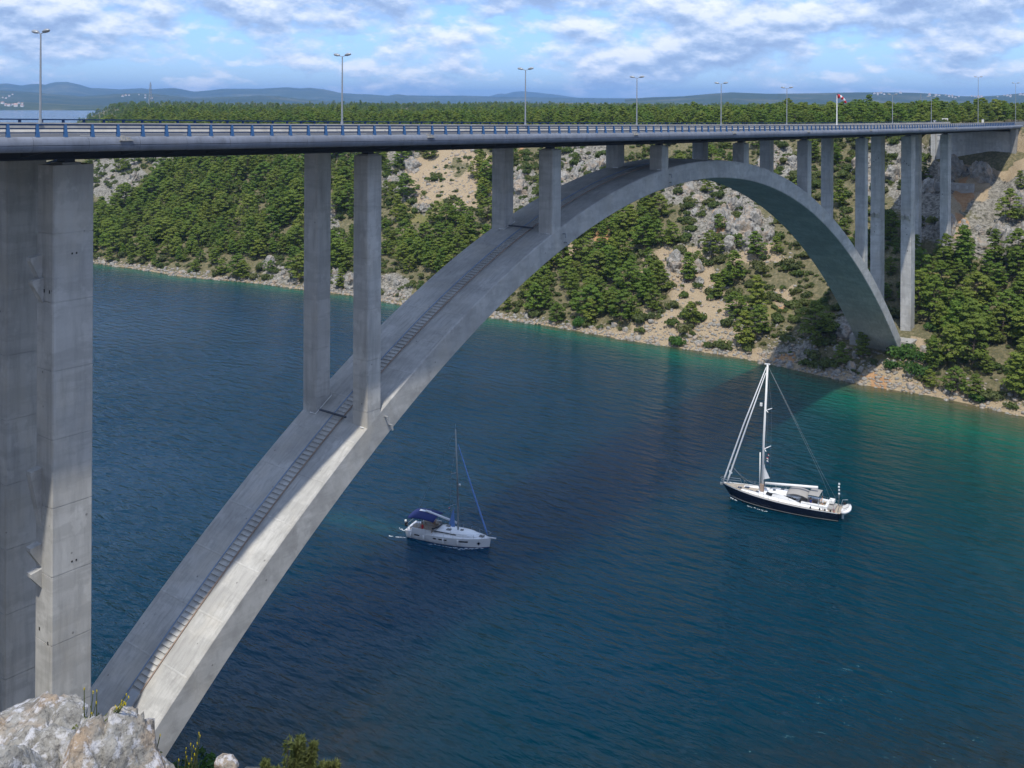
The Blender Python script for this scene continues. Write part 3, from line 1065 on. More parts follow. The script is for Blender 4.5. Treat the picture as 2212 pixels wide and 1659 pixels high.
# columns
for k, PX in enumerate(PIER_X):
    wX = 3.26 if k in (0,) else (3.3 if k == 7 else (2.9 if k == 8 else 2.0))
    wY = 2.5 if k in (0, 7) else 2.17
    for j, y0 in enumerate((YF + 0.003, YB - 0.003 - wY)):
        top = zd(PX + wX / 2) - 2.32
        if 1 <= k <= 6:
            bot = min(arch_z(PX), arch_z(PX + wX)) - 0.6
            if k == 6:
                bot = arch_z(PX + wX) - 0.6
        elif k == 0:
            bot = 3.0
        elif k == 7:
            bot = 6.0
        else:
            bot = 15.0
        mb = MB()
        zs = [top]
        lift = 5.2
        while zs[-1] - lift > bot + 1.5:
            zs.append(zs[-1] - lift)
        zs.append(bot)
        g, r = 0.035, 0.045
        rings = []
        x0, x1, ya, yb = PX, PX + wX, y0, y0 + wY
        c = 0.10

        def ring(z, e=0.0):
            X0, X1, A, B = x0 + e, x1 - e, ya + e, yb - e
            return [(X0 + c, A, z), (X1 - c, A, z), (X1, A + c, z), (X1, B - c, z), (X1 - c, B, z), (X0 + c, B, z), (X0, B - c, z), (X0, A + c, z)]
        for i, z in enumerate(zs):
            if i == 0 or i == len(zs) - 1:
                rings.append(ring(z))
            else:
                rings += [ring(z + g), ring(z + g, r), ring(z - g, r), ring(z - g)]
        mb.loft(rings)
        col = mb.build('column', M_CONC, bridge)
        mb = MB()
        mb.box(x0 + wX / 2 - 0.75, x0 + wX / 2 + 0.75, y0 + 0.35, y0 + wY - 0.35, top, top + 0.16)
        mb.build('bearing_plinth', M_CONC, col)
        mb = MB()
        mb.box(x0 + wX / 2 - 0.4, x0 + wX / 2 + 0.4, y0 + 0.62, y0 + wY - 0.62, top + 0.16, top + 0.37)
        mb.build('bearing', M_STEEL, col)
        # dark scaffold sockets
        sock = []
        if k == 0 and j == 0:
            sock = [(0, 50.9, 1.9), (0, 50.9, 1.3), (0, 50.9, 0.5), (0, 24.9, 1.8), (0, 24.2, 0.5), (1, 53.7, 1.5), (1, 53.7, 1.85), (1, 30.0, 1.6), (1, 30.0, 1.95)]
        elif k in (7, 8) and j == 0:
            sock = [(0, 51.0, 1.7), (0, 50.4, 1.1), (0, 50.0, 0.6), (0, 34.5, 1.2), (0, 33.0, 1.0), (0, 29.0, 0.8)] if k == 7 else [(0, 40.5, 1.5)]
        elif k == 7 and j == 1:
            sock = [(0, 51.5, 0.5), (0, 51.0, 1.2), (0, 50.6, 1.7), (0, 34.5, 1.1), (0, 33.0, 1.5)]
        for face, z, d in sock:
            mb = MB()
            if face == 0:
                mb.box(x0 - 0.012, x0 + 0.1, y0 + d - 0.08, y0 + d + 0.08, z - 0.13, z + 0.13)
            else:
                mb.box(x0 + d - 0.06, x0 + d + 0.06, y0 - 0.012, y0 + 0.1, z - 0.07, z + 0.07)
            mb.build('scaffold_socket', M_BLACK, col)
        # wedge brackets left on the shafts
        wed = []
        if k == 0 and j == 0:
            wed = [(53.6, 2.0, 2.3), (51.9, 1.75, 2.0), (37.3, 1.9, 4.6), (31.5, 1.9, 1.8), (29.6, 1.8, 1.5)]
        elif k == 7:
            wed = [(38.0, 0.7, 1.6), (38.0, 1.9, 1.6)]
        for z, d, hgt in wed:
            mb = MB()
            w2, out = 0.36, 0.85
            mb.add([(x0 + 0.02, y0 + d - w2, z), (x0 + 0.02, y0 + d + w2, z), (x0 - out, y0 + d + w2, z - 0.15), (x0 - out, y0 + d - w2, z - 0.15),
                    (x0 - out, y0 + d - w2, z - 0.42), (x0 - out, y0 + d + w2, z - 0.42), (x0 + 0.02, y0 + d - w2, z - hgt), (x0 + 0.02, y0 + d + w2, z - hgt)],
                   [(0, 1, 2, 3), (3, 2, 5, 4), (4, 5, 7, 6), (0, 3, 4, 6), (1, 7, 5, 2), (0, 6, 7, 1)])
            mb.build('wedge_bracket', M_CONC, col)
        if 1 <= k <= 3:
            # white drip pipe round the foot of the column
            e = 0.12
            ps = [arch_pt(x0 - e, y0 + wY * 0.35, 0.1), arch_pt(x0 - e, y0 - (0.0 if j == 0 else e) + (0.25 if j == 0 else 0), 0.1)]
            if j == 1:
                ps.append(arch_pt(x1 + e, y0 - e, 0.1))
            mb = MB()
            mb.tube(ps, 0.055, 6)
            mb.build('drain_pipe', M_WHITE, col)
            mb = MB()
            if j == 0:
                for zo in (-0.9, -2.1):
                    q = arch_pt(x1 + 0.05, YF, zo)
                    mb.tube([(q.x, YF - 0.02, q.z), (q.x, YF - 0.45, q.z), (q.x, YF - 0.5, q.z - 0.5)], 0.10, 6)
                mb.build('drain_elbow', M_GALV, col)

# access stair up the back of the arch
stair = obj('stair', None, bridge)


def stair_y(px, py):
    w = ray(px, py)
    t = np.linspace(60, 240, 4000)
    P = CAM[None, :] + w[None, :] * t[:, None]
    d = P[:, 2] - arch_z(P[:, 0])
    i = np.argmax(d < 0)
    return P[i]


SY0, SY1 = 9.95, 11.25
mb = MB()
mb.box(-0.19, 0.19, SY0 + 0.06, SY1 - 0.02, 0.0, 0.10)
me_step = mb.mesh('step', M_CONC)
X = 13.6
n = 0
while X < 96 and n < 285:
    s = arch_s(X)
    p = arch_pt(X, 0, -0.02)
    obj('step', me_step, stair, p, (0, -math.atan(s) * 0.5, 0))
    X += 0.52 / math.sqrt(1 + s * s)
    n += 1
path = [arch_pt(x, SY1 + 0.08, 0.14) for x in np.linspace(12.5, 104, 70)]
MB().tube(path, 0.055, 6).build('blue_handrail', M_LBLUE, stair)
path = [arch_pt(x, SY0 - 0.06, 0.10) for x in np.linspace(14.5, 104, 70)]
MB().tube(path, 0.06, 6).build('cable_pipe', M_RUST, stair)
p0, p1 = arch_pt(13.7, SY0 - 1.15, 0.06), arch_pt(16.3, SY0 - 1.15, 0.06)
mb = MB()
for (dy0, dy1, up) in ((0.0, 1.12, 0.0),):
    a0, a1 = arch_pt(13.6, SY0 - 0.2, 0.05), arch_pt(16.0, SY0 - 0.2, 0.05)
    b0, b1 = arch_pt(13.6, SY0 + 1.0, 0.24), arch_pt(16.0, SY0 + 1.0, 0.24)
    c0, c1 = arch_pt(13.6, SY0 - 0.2, 0.24), arch_pt(16.0, SY0 - 0.2, 0.24)
    d0, d1 = arch_pt(13.6, SY0 + 1.0, 0.05), arch_pt(16.0, SY0 + 1.0, 0.05)
    mb.add([a0, a1, c1, c0, d0, d1, b1, b0], [(0, 1, 2, 3), (4, 7, 6, 5), (3, 2, 6, 7), (0, 3, 7, 4), (1, 5, 6, 2), (0, 4, 5, 1)])
mb.build('hatch_cover', M_GALV, arch)
# tie bar across the arch between the first columns
for X in (38.9, 70.85):
    MB().tube([arch_pt(X, 9.0, 0.55), arch_pt(X, 13.0, 0.55)], 0.12, 6).build('tie_bar', M_STEEL, arch)

# abutment wall on the far side
ab = thing('abutment_wall', 'grey block-faced abutment wall under the far right end of the bridge deck', 'wall', (311, 11, 40))


def abx(mbb, name, mat, parent):
    return mbb.build(name, mat, parent, False, (-311, -11, -40))


zt = zd(311) - 2.1
abx(MB().box(311, 314, 2.2, 24.5, 40.5, zt), 'wall_core', M_CONC, ab)
# block facing: courses of large stones
mb = MB()
RSb = np.random.RandomState(4)
me_blk = []
for q in range(6):
    t = 0.03 + 0.02 * q
    m2 = MB()
    m2.box(-t, 0.1, 0.02, 1.72, 0.02, 0.86)
    me_blk.append(m2.mesh('block', M_CONC))
nblk = 0
zz = 41.5
row = 0
while zz < zt - 0.9:
    yy = 2.2 + (0.87 if row % 2 else 0)
    while yy < 23.0:
        if nblk < 290:
            obj('block', me_blk[RSb.randint(6)], ab, (0, yy - 11, zz - 40))
            nblk += 1
        yy += 1.75
    zz += 0.88
    row += 1
abx(MB().box(310.2, 311.6, 1.8, 25.2, 40.4, 41.45), 'plinth_ledge', M_CONC, ab)
abx(MB().box(310.6, 320.0, 0.5, 2.15, 46.0, zt + 1.4), 'wing_wall', M_PALE, ab)
abx(MB().box(310.6, 318.0, 24.55, 26.0, 44.0, zt + 1.4), 'wing_wall', M_CONC, ab)
# anchored retaining wall in the rock below
rw = thing('retaining_wall', 'low pale retaining wall with square anchor plates in the shade behind the rightmost column', 'wall', (291, 15, 0))
zb = far_z(289.5, 15) - 0.3
MB().box(-1.2, 0.5, -7, 7, zb - 1.5, zb + 2.1).build('wall', M_PALE, rw)
for yy in (-5.2, -2.6, 0, 2.6, 5.2):
    MB().box(-1.38, -1.2, yy - 0.35, yy + 0.35, zb + 0.5, zb + 1.5).build('anchor_plate', M_CONC, rw)

# road beyond the bridge
mb = MB()
rings = []
for i in range(60):
    X = 316.02 + i * 9
    z = 63 - 0.0209 * min(X, 480) + 2e-5 * min(X, 480) ** 2
    off = max(0, X - 360) ** 2 * -0.0004
    rings.append([(X, 0.6 + off, z - 0.05), (X, 21.4 + off, z - 0.05), (X, 22.6 + off, z - 1.0), (X, -0.6 + off, z - 1.0)])
mb.loft(rings)
road = mb.build('road', M_ASPH)
road['kind'] = 'structure'

# ------------------------------------------------------------------ street lamps, wind sock, sign, cabinets
def lamp_meshes(h, t):
    P = MB().tube([(0, 0, 0), (0, 0, 0.45)], [0.16, 0.14], 8)
    P.tube([(0, 0, 0.45), (0, 0, h * 0.5), (0, 0, h - 0.1)], [0.10, 0.085, 0.06], 8)
    P.box(-0.2, 0.2, -0.2, 0.2, 0.0, 0.05)
    A = MB().tube([(-0.62, 0, h + 0.06), (0, 0, h - 0.06), (0.62, 0, h + 0.06)], 0.035, 6)
    Hd = MB()
    rings = []
    for i in range(9):
        u = -1 + 2 * i / 8
        r = math.sqrt(max(0.0, 1 - u * u)) * 0.9 + 0.1
        rings.append([(0.46 * u, 0.24 * r * math.cos(2 * PI * k / 10), (0.19 if math.sin(2 * PI * k / 10) > 0 else 0.12) * r * math.sin(2 * PI * k / 10)) for k in range(10)])
    Hd.loft(rings)
    return P.mesh('pole', M_GALV), A.mesh('arm', M_GALV), Hd.mesh('lamp_head', M_GALV, True)


LAMP = lamp_meshes(7.35, 1)
TALL = lamp_meshes(14.4, 1)
LAMPS = [(7.6, 11, 0, 'street lamp nearest the camera, standing above the widest left pier'),
         (39.7, 11, 0, 'twin-headed street lamp above the tall column pair standing low on the arch'),
         (71.5, 11, 0, 'twin-headed street lamp on the median above the second column pair on the arch'),
         (99.5, 11, 0, 'twin-headed street lamp above the short columns left of the arch crown'),
         (127.9, 11, 0, 'twin-headed street lamp on the median just right of the arch crown'),
         (156.6, 11, 0, 'twin-headed street lamp nearest to the wind sock on its left'),
         (222.4, 11, 0, 'first twin-headed street lamp to the right of the wind sock'),
         (256.2, 11, 0, 'small far street lamp second to the right of the wind sock'),
         (308.0, 11, 1, 'tall street lamp where the blue railing ends at the far bank'),
         (362.0, 11, 1, 'tall street lamp farthest right, beyond the end of the bridge')]
for X, y, tall, lab in LAMPS:
    z0 = zd(X) + (0.62 if X < 316 else -0.05)
    L = thing('street_lamp', lab, 'street lamp', (X, y, z0), math.radians(90), 'street lamps along the road')
    ms = TALL if tall else LAMP
    obj('pole', ms[0], L)
    obj('arm', ms[1], L)
    hh = 14.4 if tall else 7.35
    sc = 1.0
    obj('lamp_head', ms[2], L, (-0.85, 0, hh + 0.12), (0, 0.15, 0), sc)
    obj('lamp_head', ms[2], L, (0.85, 0, hh + 0.12), (0, -0.15, 0), sc)

X = 184.0
ws = thing('wind_sock', 'red and white striped wind sock drooping from a white pole on the bridge', 'wind sock', (X, 11, zd(X) + 0.62))
MB().tube([(0, 0, 0), (0, 0, 6.5)], [0.14, 0.09], 8).build('pole', M_WHITE, ws)
MB().tube([(0, 0, 6.5), (0.35, -0.3, 6.55), (0.42, -0.36, 6.4)], 0.03, 6).build('swivel', M_GALV, ws)
d = Vector((0.75, -0.62, 0)).normalized()
cpts = []
for i in range(11):
    t = i / 10
    cpts.append(Vector((0.1, -0.08, 6.3)) + d * (2.3 * (t - 0.12 * t * t)) + Vector((0, 0, 0.15 * math.sin(t * 2.2) - 1.55 * t ** 1.6)))
sk = MB()
nn = 12
rad = [0.46 - 0.24 * i / 10 for i in range(11)]
tb_ = MB().tube(cpts, rad, nn, 0, False)
sk.v = tb_.v
sk.f = tb_.f
sk.m = [0 if (i // nn) // 2 % 2 == 0 else 1 for i in range(len(tb_.f))]
sk.build('sock', [M_RED, M_WHITE], ws, True)

p = at_depth(2045, 264, 372)
zs_ = zd(330) - 0.05
sg = thing('road_sign', 'small white square road sign beside the road at the far end', 'road sign', (p[0], p[1], zs_ - 0.8))
MB().tube([(0, 0, 0), (0, 0, 1.3)], 0.05, 6).tube([(0, 1.2, 0), (0, 1.2, 1.3)], 0.05, 6).build('post', M_GALV, sg)
MB().box(-0.04, 0.0, -0.5, 1.7, 1.0, 2.1).build('panel', M_WHITE, sg)
MB().box(-0.05, -0.042, -0.1, 0.25, 1.25, 1.8).box(-0.05, -0.042, 0.9, 1.25, 1.25, 1.8).build('dark_marking', M_GALV, sg)
for pxx, lab in ((2019, 'small white roadside box left of the white road sign'), (2123, 'small white roadside box beside the tall lamp at the railing end')):
    w = ray(pxx, 266)
    t = (22.9 - CAM[1]) / w[1] if pxx < 2100 else (24.5 - CAM[1]) / w[1]
    q = CAM + w * t
    cb = thing('roadside_box', lab, 'cabinet', (q[0], q[1], zd(min(q[0], 480)) - 0.6), 0, 'white boxes by the road')
    MB().box(-0.3, 0.3, -0.35, 0.35, 0, 1.75).build('housing', M_WHITE, cb)
    MB().box(-0.36, 0.36, -0.41, 0.41, 1.75, 1.86).build('lid', M_PALE, cb)

# ------------------------------------------------------------------ vegetation
def leaf_quads(centers, normals, size, rs, elong=1.6):
    n = len(centers)
    nr = normals / (np.linalg.norm(normals, axis=1, keepdims=True) + 1e-9)
    rnd = rs.normal(size=(n, 3))
    a = np.cross(nr, rnd)
    a /= np.linalg.norm(a, axis=1, keepdims=True) + 1e-9
    b = np.cross(nr, a)
    s = size * rs.uniform(0.6, 1.3, (n, 1))
    a, b = a * s * elong * 0.5, b * s * 0.5
    co = np.stack([centers - a - b * 0.5, centers + a * 0.2 - b, centers + a + b * 0.4, centers - a * 0.1 + b], 1).reshape(-1, 3)
    q = np.arange(n * 4).reshape(n, 4)
    return co, q


def join_np(parts):
    cos, qs, ms, off = [], [], [], 0
    for co, q, m in parts:
        cos.append(co)
        qs.append(q + off)
        ms.append(np.full(len(q), m))
        off += len(co)
    return np.concatenate(cos), np.concatenate(qs), np.concatenate(ms)


def mb_np(mb, m):
    co = np.array(mb.v)
    q = np.array([f if len(f) == 4 else (f[0], f[1], f[2], f[2]) for f in mb.f if len(f) == 4])
    return co, q, m


def pine_variant(seed, h=8.0, wide=1.0, pads=30, per=76, leaf=0.31):
    rs = np.random.RandomState(seed)
    lean = rs.normal(0, 0.35, 2)
    tr = MB()
    tp = [(lean[0] * (t ** 1.5), lean[1] * (t ** 1.5), -0.8 + (h * 0.9 + 0.8) * t) for t in (0, 0.2, 0.45, 0.7, 1.0)]
    tr.tube(tp, [0.20, 0.16, 0.12, 0.08, 0.03], 6, 0, False)
    cs, ns = [], []
    for i in range(pads):
        t = (i + rs.uniform(0, 0.9)) / pads
        z = h * (0.16 + 0.84 * t)
        R = (3.0 * wide) * (math.sin(PI * (0.22 + 0.70 * t)) ** 0.9) * (1.0 - 0.35 * t)
        ang = i * 2.399 + rs.uniform(-0.5, 0.5)
        rr = R * math.sqrt(rs.uniform(0.12, 1.0)) if t < 0.93 else 0.15
        cx = rr * math.cos(ang) + lean[0] * t ** 1.5
        cy = rr * math.sin(ang) + lean[1] * t ** 1.5
        pr = rs.uniform(0.85, 1.4) * (1.1 - 0.45 * t)
        ph = pr * rs.uniform(0.32, 0.5)
        tr.tube([(lean[0] * t ** 1.5, lean[1] * t ** 1.5, z - 0.35 - 0.15 * rr), (cx, cy, z - 0.1)], [0.055, 0.02], 4, 0, False)
        d = rs.normal(size=(per, 3))
        d[:, 2] = np.abs(d[:, 2]) * 0.9 - 0.25
        d /= np.linalg.norm(d, axis=1, keepdims=True)
        r = rs.uniform(0.55, 1.0, (per, 1)) ** 0.6
        c = np.array([cx, cy, z]) + d * r * np.array([pr, pr, ph])
        cs.append(c)
        ns.append(d * np.array([1, 1, 1.6]) + np.array([0, 0, 1.0]) + rs.normal(0, 0.38, (per, 3)))
    co, q = leaf_quads(np.concatenate(cs), np.concatenate(ns), leaf, rs)
    return tr, (co, q)


def shrub_variant(seed, n=420, leaf=0.22, flat=0.75):
    rs = np.random.RandomState(seed)
    lob = [(rs.normal(0, 0.42), rs.normal(0, 0.42), rs.uniform(0.3, 0.75) * flat, rs.uniform(0.35, 0.6)) for _ in range(9)]
    cs, ns = [], []
    for cx, cy, cz, r in lob:
        d = rs.normal(size=(n // 9, 3))
        d[:, 2] = np.abs(d[:, 2]) - 0.3
        d /= np.linalg.norm(d, axis=1, keepdims=True)
        rad = rs.uniform(0.6, 1.0, (len(d), 1)) ** 0.5
        cs.append(np.array([cx, cy, cz]) + d * rad * r)
        ns.append(d + rs.normal(0, 0.5, d.shape))
    tr = MB()
    for k in range(5):
        a = k * 1.3 + rs.uniform(0, 0.5)
        tr.tube([(0, 0, -0.25), (0.45 * math.cos(a), 0.45 * math.sin(a), 0.45 * flat)], [0.045, 0.015], 4, 0, False)
    return tr, leaf_quads(np.concatenate(cs), np.concatenate(ns), leaf, rs)


PINES = []
for i in range(8):
    tr, (co, q) = pine_variant(100 + i, 8.0, [1.0, 1.2, 0.75, 1.35, 1.05, 0.62, 1.45, 0.9][i], [30, 34, 26, 38, 30, 24, 40, 28][i], 76)
    PINES.append((tr.mesh('pine_trunk', M_BARK), raw_mesh('pine_crown', co, q, M_PINE), tr, co, q))
SHRUBS = []
for i in range(6):
    tr, (co, q) = shrub_variant(200 + i)
    SHRUBS.append((tr.mesh('shrub_stems', M_BARK), raw_mesh('shrub_foliage', co, q, M_SHRUB), tr, co, q))
BROADS = []
for i in range(3):
    tr, (co, q) = shrub_variant(300 + i, 700, 0.17, 0.95)
    BROADS.append((tr.mesh('bush_stems', M_BARK), raw_mesh('bush_foliage', co, q, M_BROAD), tr, co, q))

# pieces for the woods that are one mass
SRC = bpy.data.collections.new('wood_sources')
SRC_S = bpy.data.collections.new('scrub_sources')
for lst, coll, mat in ((PINES[:6], SRC, M_PINE), (SHRUBS, SRC_S, M_SHRUB)):
    for i, (mt, mc, tr, co, q) in enumerate(lst):
        c, qq, mm = join_np([mb_np(tr, 0), (co, q, 1)])
        o = bpy.data.objects.new('source_tree', raw_mesh('source_tree', c, qq, [M_BARK, mat], None, False, mm))
        coll.objects.link(o)


def scatter(name, pts, scl, rot, coll):
    me = bpy.data.meshes.new(name)
    me.vertices.add(len(pts))
    me.vertices.foreach_set('co', np.asarray(pts, np.float32).ravel())
    a = me.attributes.new('size', 'FLOAT', 'POINT')
    a.data.foreach_set('value', np.asarray(scl, np.float32))
    a = me.attributes.new('turn', 'FLOAT_VECTOR', 'POINT')
    rv = np.zeros((len(pts), 3), np.float32)
    rv[:, 2] = rot
    a.data.foreach_set('vector', rv.ravel())
    a = me.attributes.new('pick', 'INT', 'POINT')
    a.data.foreach_set('value', RS.randint(0, 1000, len(pts)).astype(np.int32))
    o = obj(name, me)
    ng = bpy.data.node_groups.new(name, 'GeometryNodeTree')
    ng.interface.new_socket('Geometry', in_out='INPUT', socket_type='NodeSocketGeometry')
    ng.interface.new_socket('Geometry', in_out='OUTPUT', socket_type='NodeSocketGeometry')
    gi, go = ng.nodes.new('NodeGroupInput'), ng.nodes.new('NodeGroupOutput')
    ci = ng.nodes.new('GeometryNodeCollectionInfo')
    ci.inputs['Collection'].default_value = coll
    ci.inputs['Separate Children'].default_value = True
    ci.inputs['Reset Children'].default_value = True
    ip = ng.nodes.new('GeometryNodeInstanceOnPoints')
    ip.inputs['Pick Instance'].default_value = True

    def na(nm, t):
        n = ng.nodes.new('GeometryNodeInputNamedAttribute')
        n.data_type = t
        n.inputs['Name'].default_value = nm
        return n.outputs['Attribute']
    L = ng.links.new
    L(gi.outputs[0], ip.inputs['Points'])
    L(ci.outputs[0], ip.inputs['Instance'])
    L(na('pick', 'INT'), ip.inputs['Instance Index'])
    L(na('turn', 'FLOAT_VECTOR'), ip.inputs['Rotation'])
    L(na('size', 'FLOAT'), ip.inputs['Scale'])
    L(ip.outputs[0], go.inputs[0])
    md = o.modifiers.new('instances', 'NODES')
    md.node_group = ng
    o['kind'] = 'stuff'
    return o


def in_poly(px, py, poly):
    r = np.zeros(px.shape, bool)
    n = len(poly)
    for i in range(n):
        x1, y1 = poly[i]
        x2, y2 = poly[(i + 1) % n]
        c = ((y1 > py) != (y2 > py)) & (px < (x2 - x1) * (py - y1) / (y2 - y1 + 1e-9) + x1)
        r ^= c
    return r


# (outline, pines per m2, shrubs per m2, wood name)
ZONES = [
    ([(-900, 200), (3000, 200), (3000, 1000), (-900, 1000)], 0.014, 0.040, 'slope'),
    ([(-400, 410), (205, 450), (330, 352), (430, 338), (662, 330), (662, 608), (560, 606), (400, 592), (205, 566), (-400, 560)], 0.075, 0.02, 'left'),
    ([(-300, 330), (205, 330), (440, 330), (350, 365), (305, 425), (205, 475)], 0.002, 0.03, 'slope'),
    ([(540, 560), (662, 560), (662, 622), (540, 608)], 0.014, 0.03, 'left'),
    ([(715, 330), (765, 330), (765, 560), (715, 600)], 0.035, 0.04, 'gap'),
    ([(820, 330), (900, 330), (880, 470), (820, 470)], 0.014, 0.05, 'gap'),
    ([(880, 330), (1060, 330), (1060, 470), (880, 480)], 0.0012, 0.018, 'slope'),
    ([(1015, 370), (1062, 380), (1062, 500), (1025, 500)], 0.06, 0.03, 'gap'),
    ([(828, 475), (930, 482), (1062, 480), (1062, 610), (960, 600), (860, 575), (828, 560)], 0.055, 0.03, 'gap'),
    ([(780, 580), (900, 585), (900, 660), (780, 640)], 0.008, 0.03, 'gap'),
    ([(1105, 330), (1330, 320), (1330, 450), (1210, 500), (1105, 460)], 0.002, 0.05, 'slope'),
    ([(1060, 690), (1160, 580), (1260, 520), (1330, 478), (1400, 468), (1440, 500), (1425, 560), (1440, 640), (1385, 705), (1200, 700)], 0.075, 0.03, 'centre'),
    ([(1400, 420), (1700, 400), (1760, 520), (1440, 540)], 0.004, 0.055, 'slope'),
    ([(1440, 540), (1700, 520), (1740, 600), (1620, 780), (1370, 740), (1440, 640)], 0.0085, 0.055, 'scree'),
    ([(1690, 500), (1830, 520), (1880, 720), (1790, 790), (1650, 745)], 0.003, 0.045, 'slope'),
    ([(1660, 310), (1870, 300), (1870, 520), (1790, 500), (1660, 390)], 0.006, 0.06, 'slope'),
    ([(1985, 560), (2100, 545), (2600, 540), (2600, 960), (2212, 885), (2070, 862), (2010, 820), (1985, 720)], 0.075, 0.04, 'right'),
    ([(2000, 330), (2600, 300), (2600, 545), (2050, 560)], 0.005, 0.045, 'slope'),
    ([(1920, 735), (2006, 735), (2006, 842), (1860, 835)], 0.0, 0.002, 'slope'),
    ([(2110, 280), (2200, 280), (2110, 440), (2050, 560), (2030, 540), (2060, 440)], 0.0, 0.006, 'slope'),
]


def densities(px, py):
    P = np.zeros(px.shape)
    S = np.zeros(px.shape)
    nm = np.zeros(px.shape, int)
    for i, (poly, a, b, w) in enumerate(ZONES):
        m = in_poly(px, py, poly)
        P[m], S[m], nm[m] = a, b, i
    return P, S, nm


def clear_of_bridge(X, Y):
    ok = ~((X > 268) & (X < 600) & (Y > -4.5) & (Y < 26))
    ok &= ~((X > 209) & (X < 228) & (Y > 1) & (Y < 20))
    for PX in PIER_X[7:]:
        ok &= ~((X > PX - 2.5) & (X < PX + 6) & (Y > 3) & (Y < 19))
    return ok


area = (430 - 176) * (480 + 60)
nc = int(area * 0.15)
cx_ = RS.uniform(176, 430, nc)
cy_ = RS.uniform(-60, 480, nc)
s_ = cx_ - shore_x(cy_)
m = (s_ > 1.2) & clear_of_bridge(cx_, cy_)
cx_, cy_, s_ = cx_[m], cy_[m], s_[m]
cz_ = far_h(cx_, cy_)
m = cz_ > 0.6
cx_, cy_, cz_, s_ = cx_[m], cy_[m], cz_[m], s_[m]
px_, py_, fw_ = project(cx_, cy_, cz_)
P_, S_, Z_ = densities(px_, py_)
flat_top = s_ > 118
flat_top &= (px_ > 470) | (py_ < 300)
P_[flat_top], S_[flat_top] = 0.030, 0.02
P_[(s_ < 4) & (cy_ < 100)] *= 0.4
clump = 0.55 + 0.9 * sstep(fbm(cx_ / 14.0, cy_ / 14.0, 6.0, 3), -0.25, 0.3)
u = RS.uniform(size=len(cx_)) * 0.15
isP = u < P_ * clump
isS = (~isP) & (u < P_ * clump + S_ * (1.6 - clump * 0.6))


def thin(idx, mind):
    keep = []
    cell = {}
    for i in idx:
        k = (int(cx_[i] // mind), int(cy_[i] // mind))
        bad = False
        for a in (-1, 0, 1):
            for b in (-1, 0, 1):
                for j in cell.get((k[0] + a, k[1] + b), ()):
                    if (cx_[i] - cx_[j]) ** 2 + (cy_[i] - cy_[j]) ** 2 < mind * mind:
                        bad = True
        if not bad:
            cell.setdefault(k, []).append(i)
            keep.append(i)
    return np.array(keep)


pi_ = thin(np.nonzero(isP)[0], 3.1)
si_ = np.nonzero(isS)[0]
p_scl = (0.55 + 0.85 * RS.uniform(size=len(pi_)) ** 1.1) * np.where(s_[pi_] > 118, 0.85, 1.0)
zone_nm = np.array([z[3] for z in ZONES])
isscree = np.isin(zone_nm[Z_[pi_]], ['scree', 'slope']) & (s_[pi_] < 118)
p_scl = np.where(isscree, p_scl * RS.uniform(0.6, 1.0, len(pi_)), p_scl)
s_scl = RS.uniform(0.7, 2.0, len(si_)) ** 1.25


def seen(i):
    hid = (px_[i] < 203) | (px_[i] > 2240) | ((py_[i] < 325) & (px_[i] < 1200)) | ((py_[i] < 300))
    return ~hid


LAB_P = {
    'left': 'green pine in the dense wood on the far slope between the wide left pier and the tall columns',
    'gap': 'dark green pine on the rocky far slope seen just left of the rising arch',
    'centre': 'green pine in the wood on the far shore under the left side of the arch crown',
    'scree': 'pine standing alone among the pale scree under the arch crown',
    'slope': 'small pine scattered over the rocky scrub of the far slope',
    'right': 'bushy light green pine in the dense wood right of the arch foot',
    'edge': 'pine on the plateau edge showing just above the bridge deck'}
WHERE_P = {'left': 'wood between the left piers', 'gap': 'wood left of the arch', 'centre': 'wood under the arch', 'scree': 'pale scree under the arch',
           'slope': 'scattered on rocky slope', 'right': 'wood right of the arch foot', 'edge': 'plateau edge'}
GRP_P = {
    'left': 'pines of the left wood', 'gap': 'pines left of the arch', 'centre': 'pines under the arch crown', 'scree': 'pines on the pale scree',
    'slope': 'pines scattered over the rocky slope', 'right': 'pines right of the arch foot', 'edge': 'pines along the plateau edge'}


ORD = ['first', 'second', 'third', 'fourth', 'fifth', 'sixth', 'seventh', 'eighth', 'ninth', 'tenth', 'eleventh', 'twelfth', 'thirteenth', 'fourteenth', 'fifteenth']
MARKS = {}


def remember(region, o, kind, where, group, px, py):
    MARKS.setdefault((region, kind, where, group), []).append((o, px, py))


def write_labels():
    """one label per thing: its row on the slope, then its place in that row counted from the left"""
    for (region, kind, where, group), lst in MARKS.items():
        lst.sort(key=lambda t: t[2])
        n = len(lst)
        rows = max(1, min(4, int(round(math.sqrt(n / 7.0)))))
        rn = {1: [''], 2: ['upper', 'lower'], 3: ['upper', 'middle', 'lower'], 4: ['top', 'upper middle', 'lower middle', 'bottom']}[rows]
        for k in range(rows):
            part = lst[n * k // rows: n * (k + 1) // rows]
            part.sort(key=lambda t: t[1])
            m = len(part)
            cols = max(1, int(math.ceil(m / 14.0)))
            cn = {1: [''], 2: ['left', 'right'], 3: ['left', 'middle', 'right']}.get(cols, ['far left', 'left', 'right', 'far right'])
            cols = min(cols, len(cn))
            for c in range(cols):
                cell = part[m * c // cols: m * (c + 1) // cols]
                for q, (o, px, py) in enumerate(cell):
                    w = (ORD[q] if q < len(ORD) else 'a later') + ' ' + kind + ' from left'
                    if rn[k]:
                        w += ', ' + rn[k] + ' row'
                    if cn[c]:
                        w += ' ' + cn[c]
                    o['label'] = w + ', ' + where
                    o['group'] = group


def plant(kind, parts, label, cat, group, loc, rz, s, names):
    t = thing(kind, label, cat, loc, rz, group)
    t.scale = (s, s, s * random.uniform(0.9, 1.12))
    obj(names[0], parts[0], t)
    obj(names[1], parts[1], t)
    return t


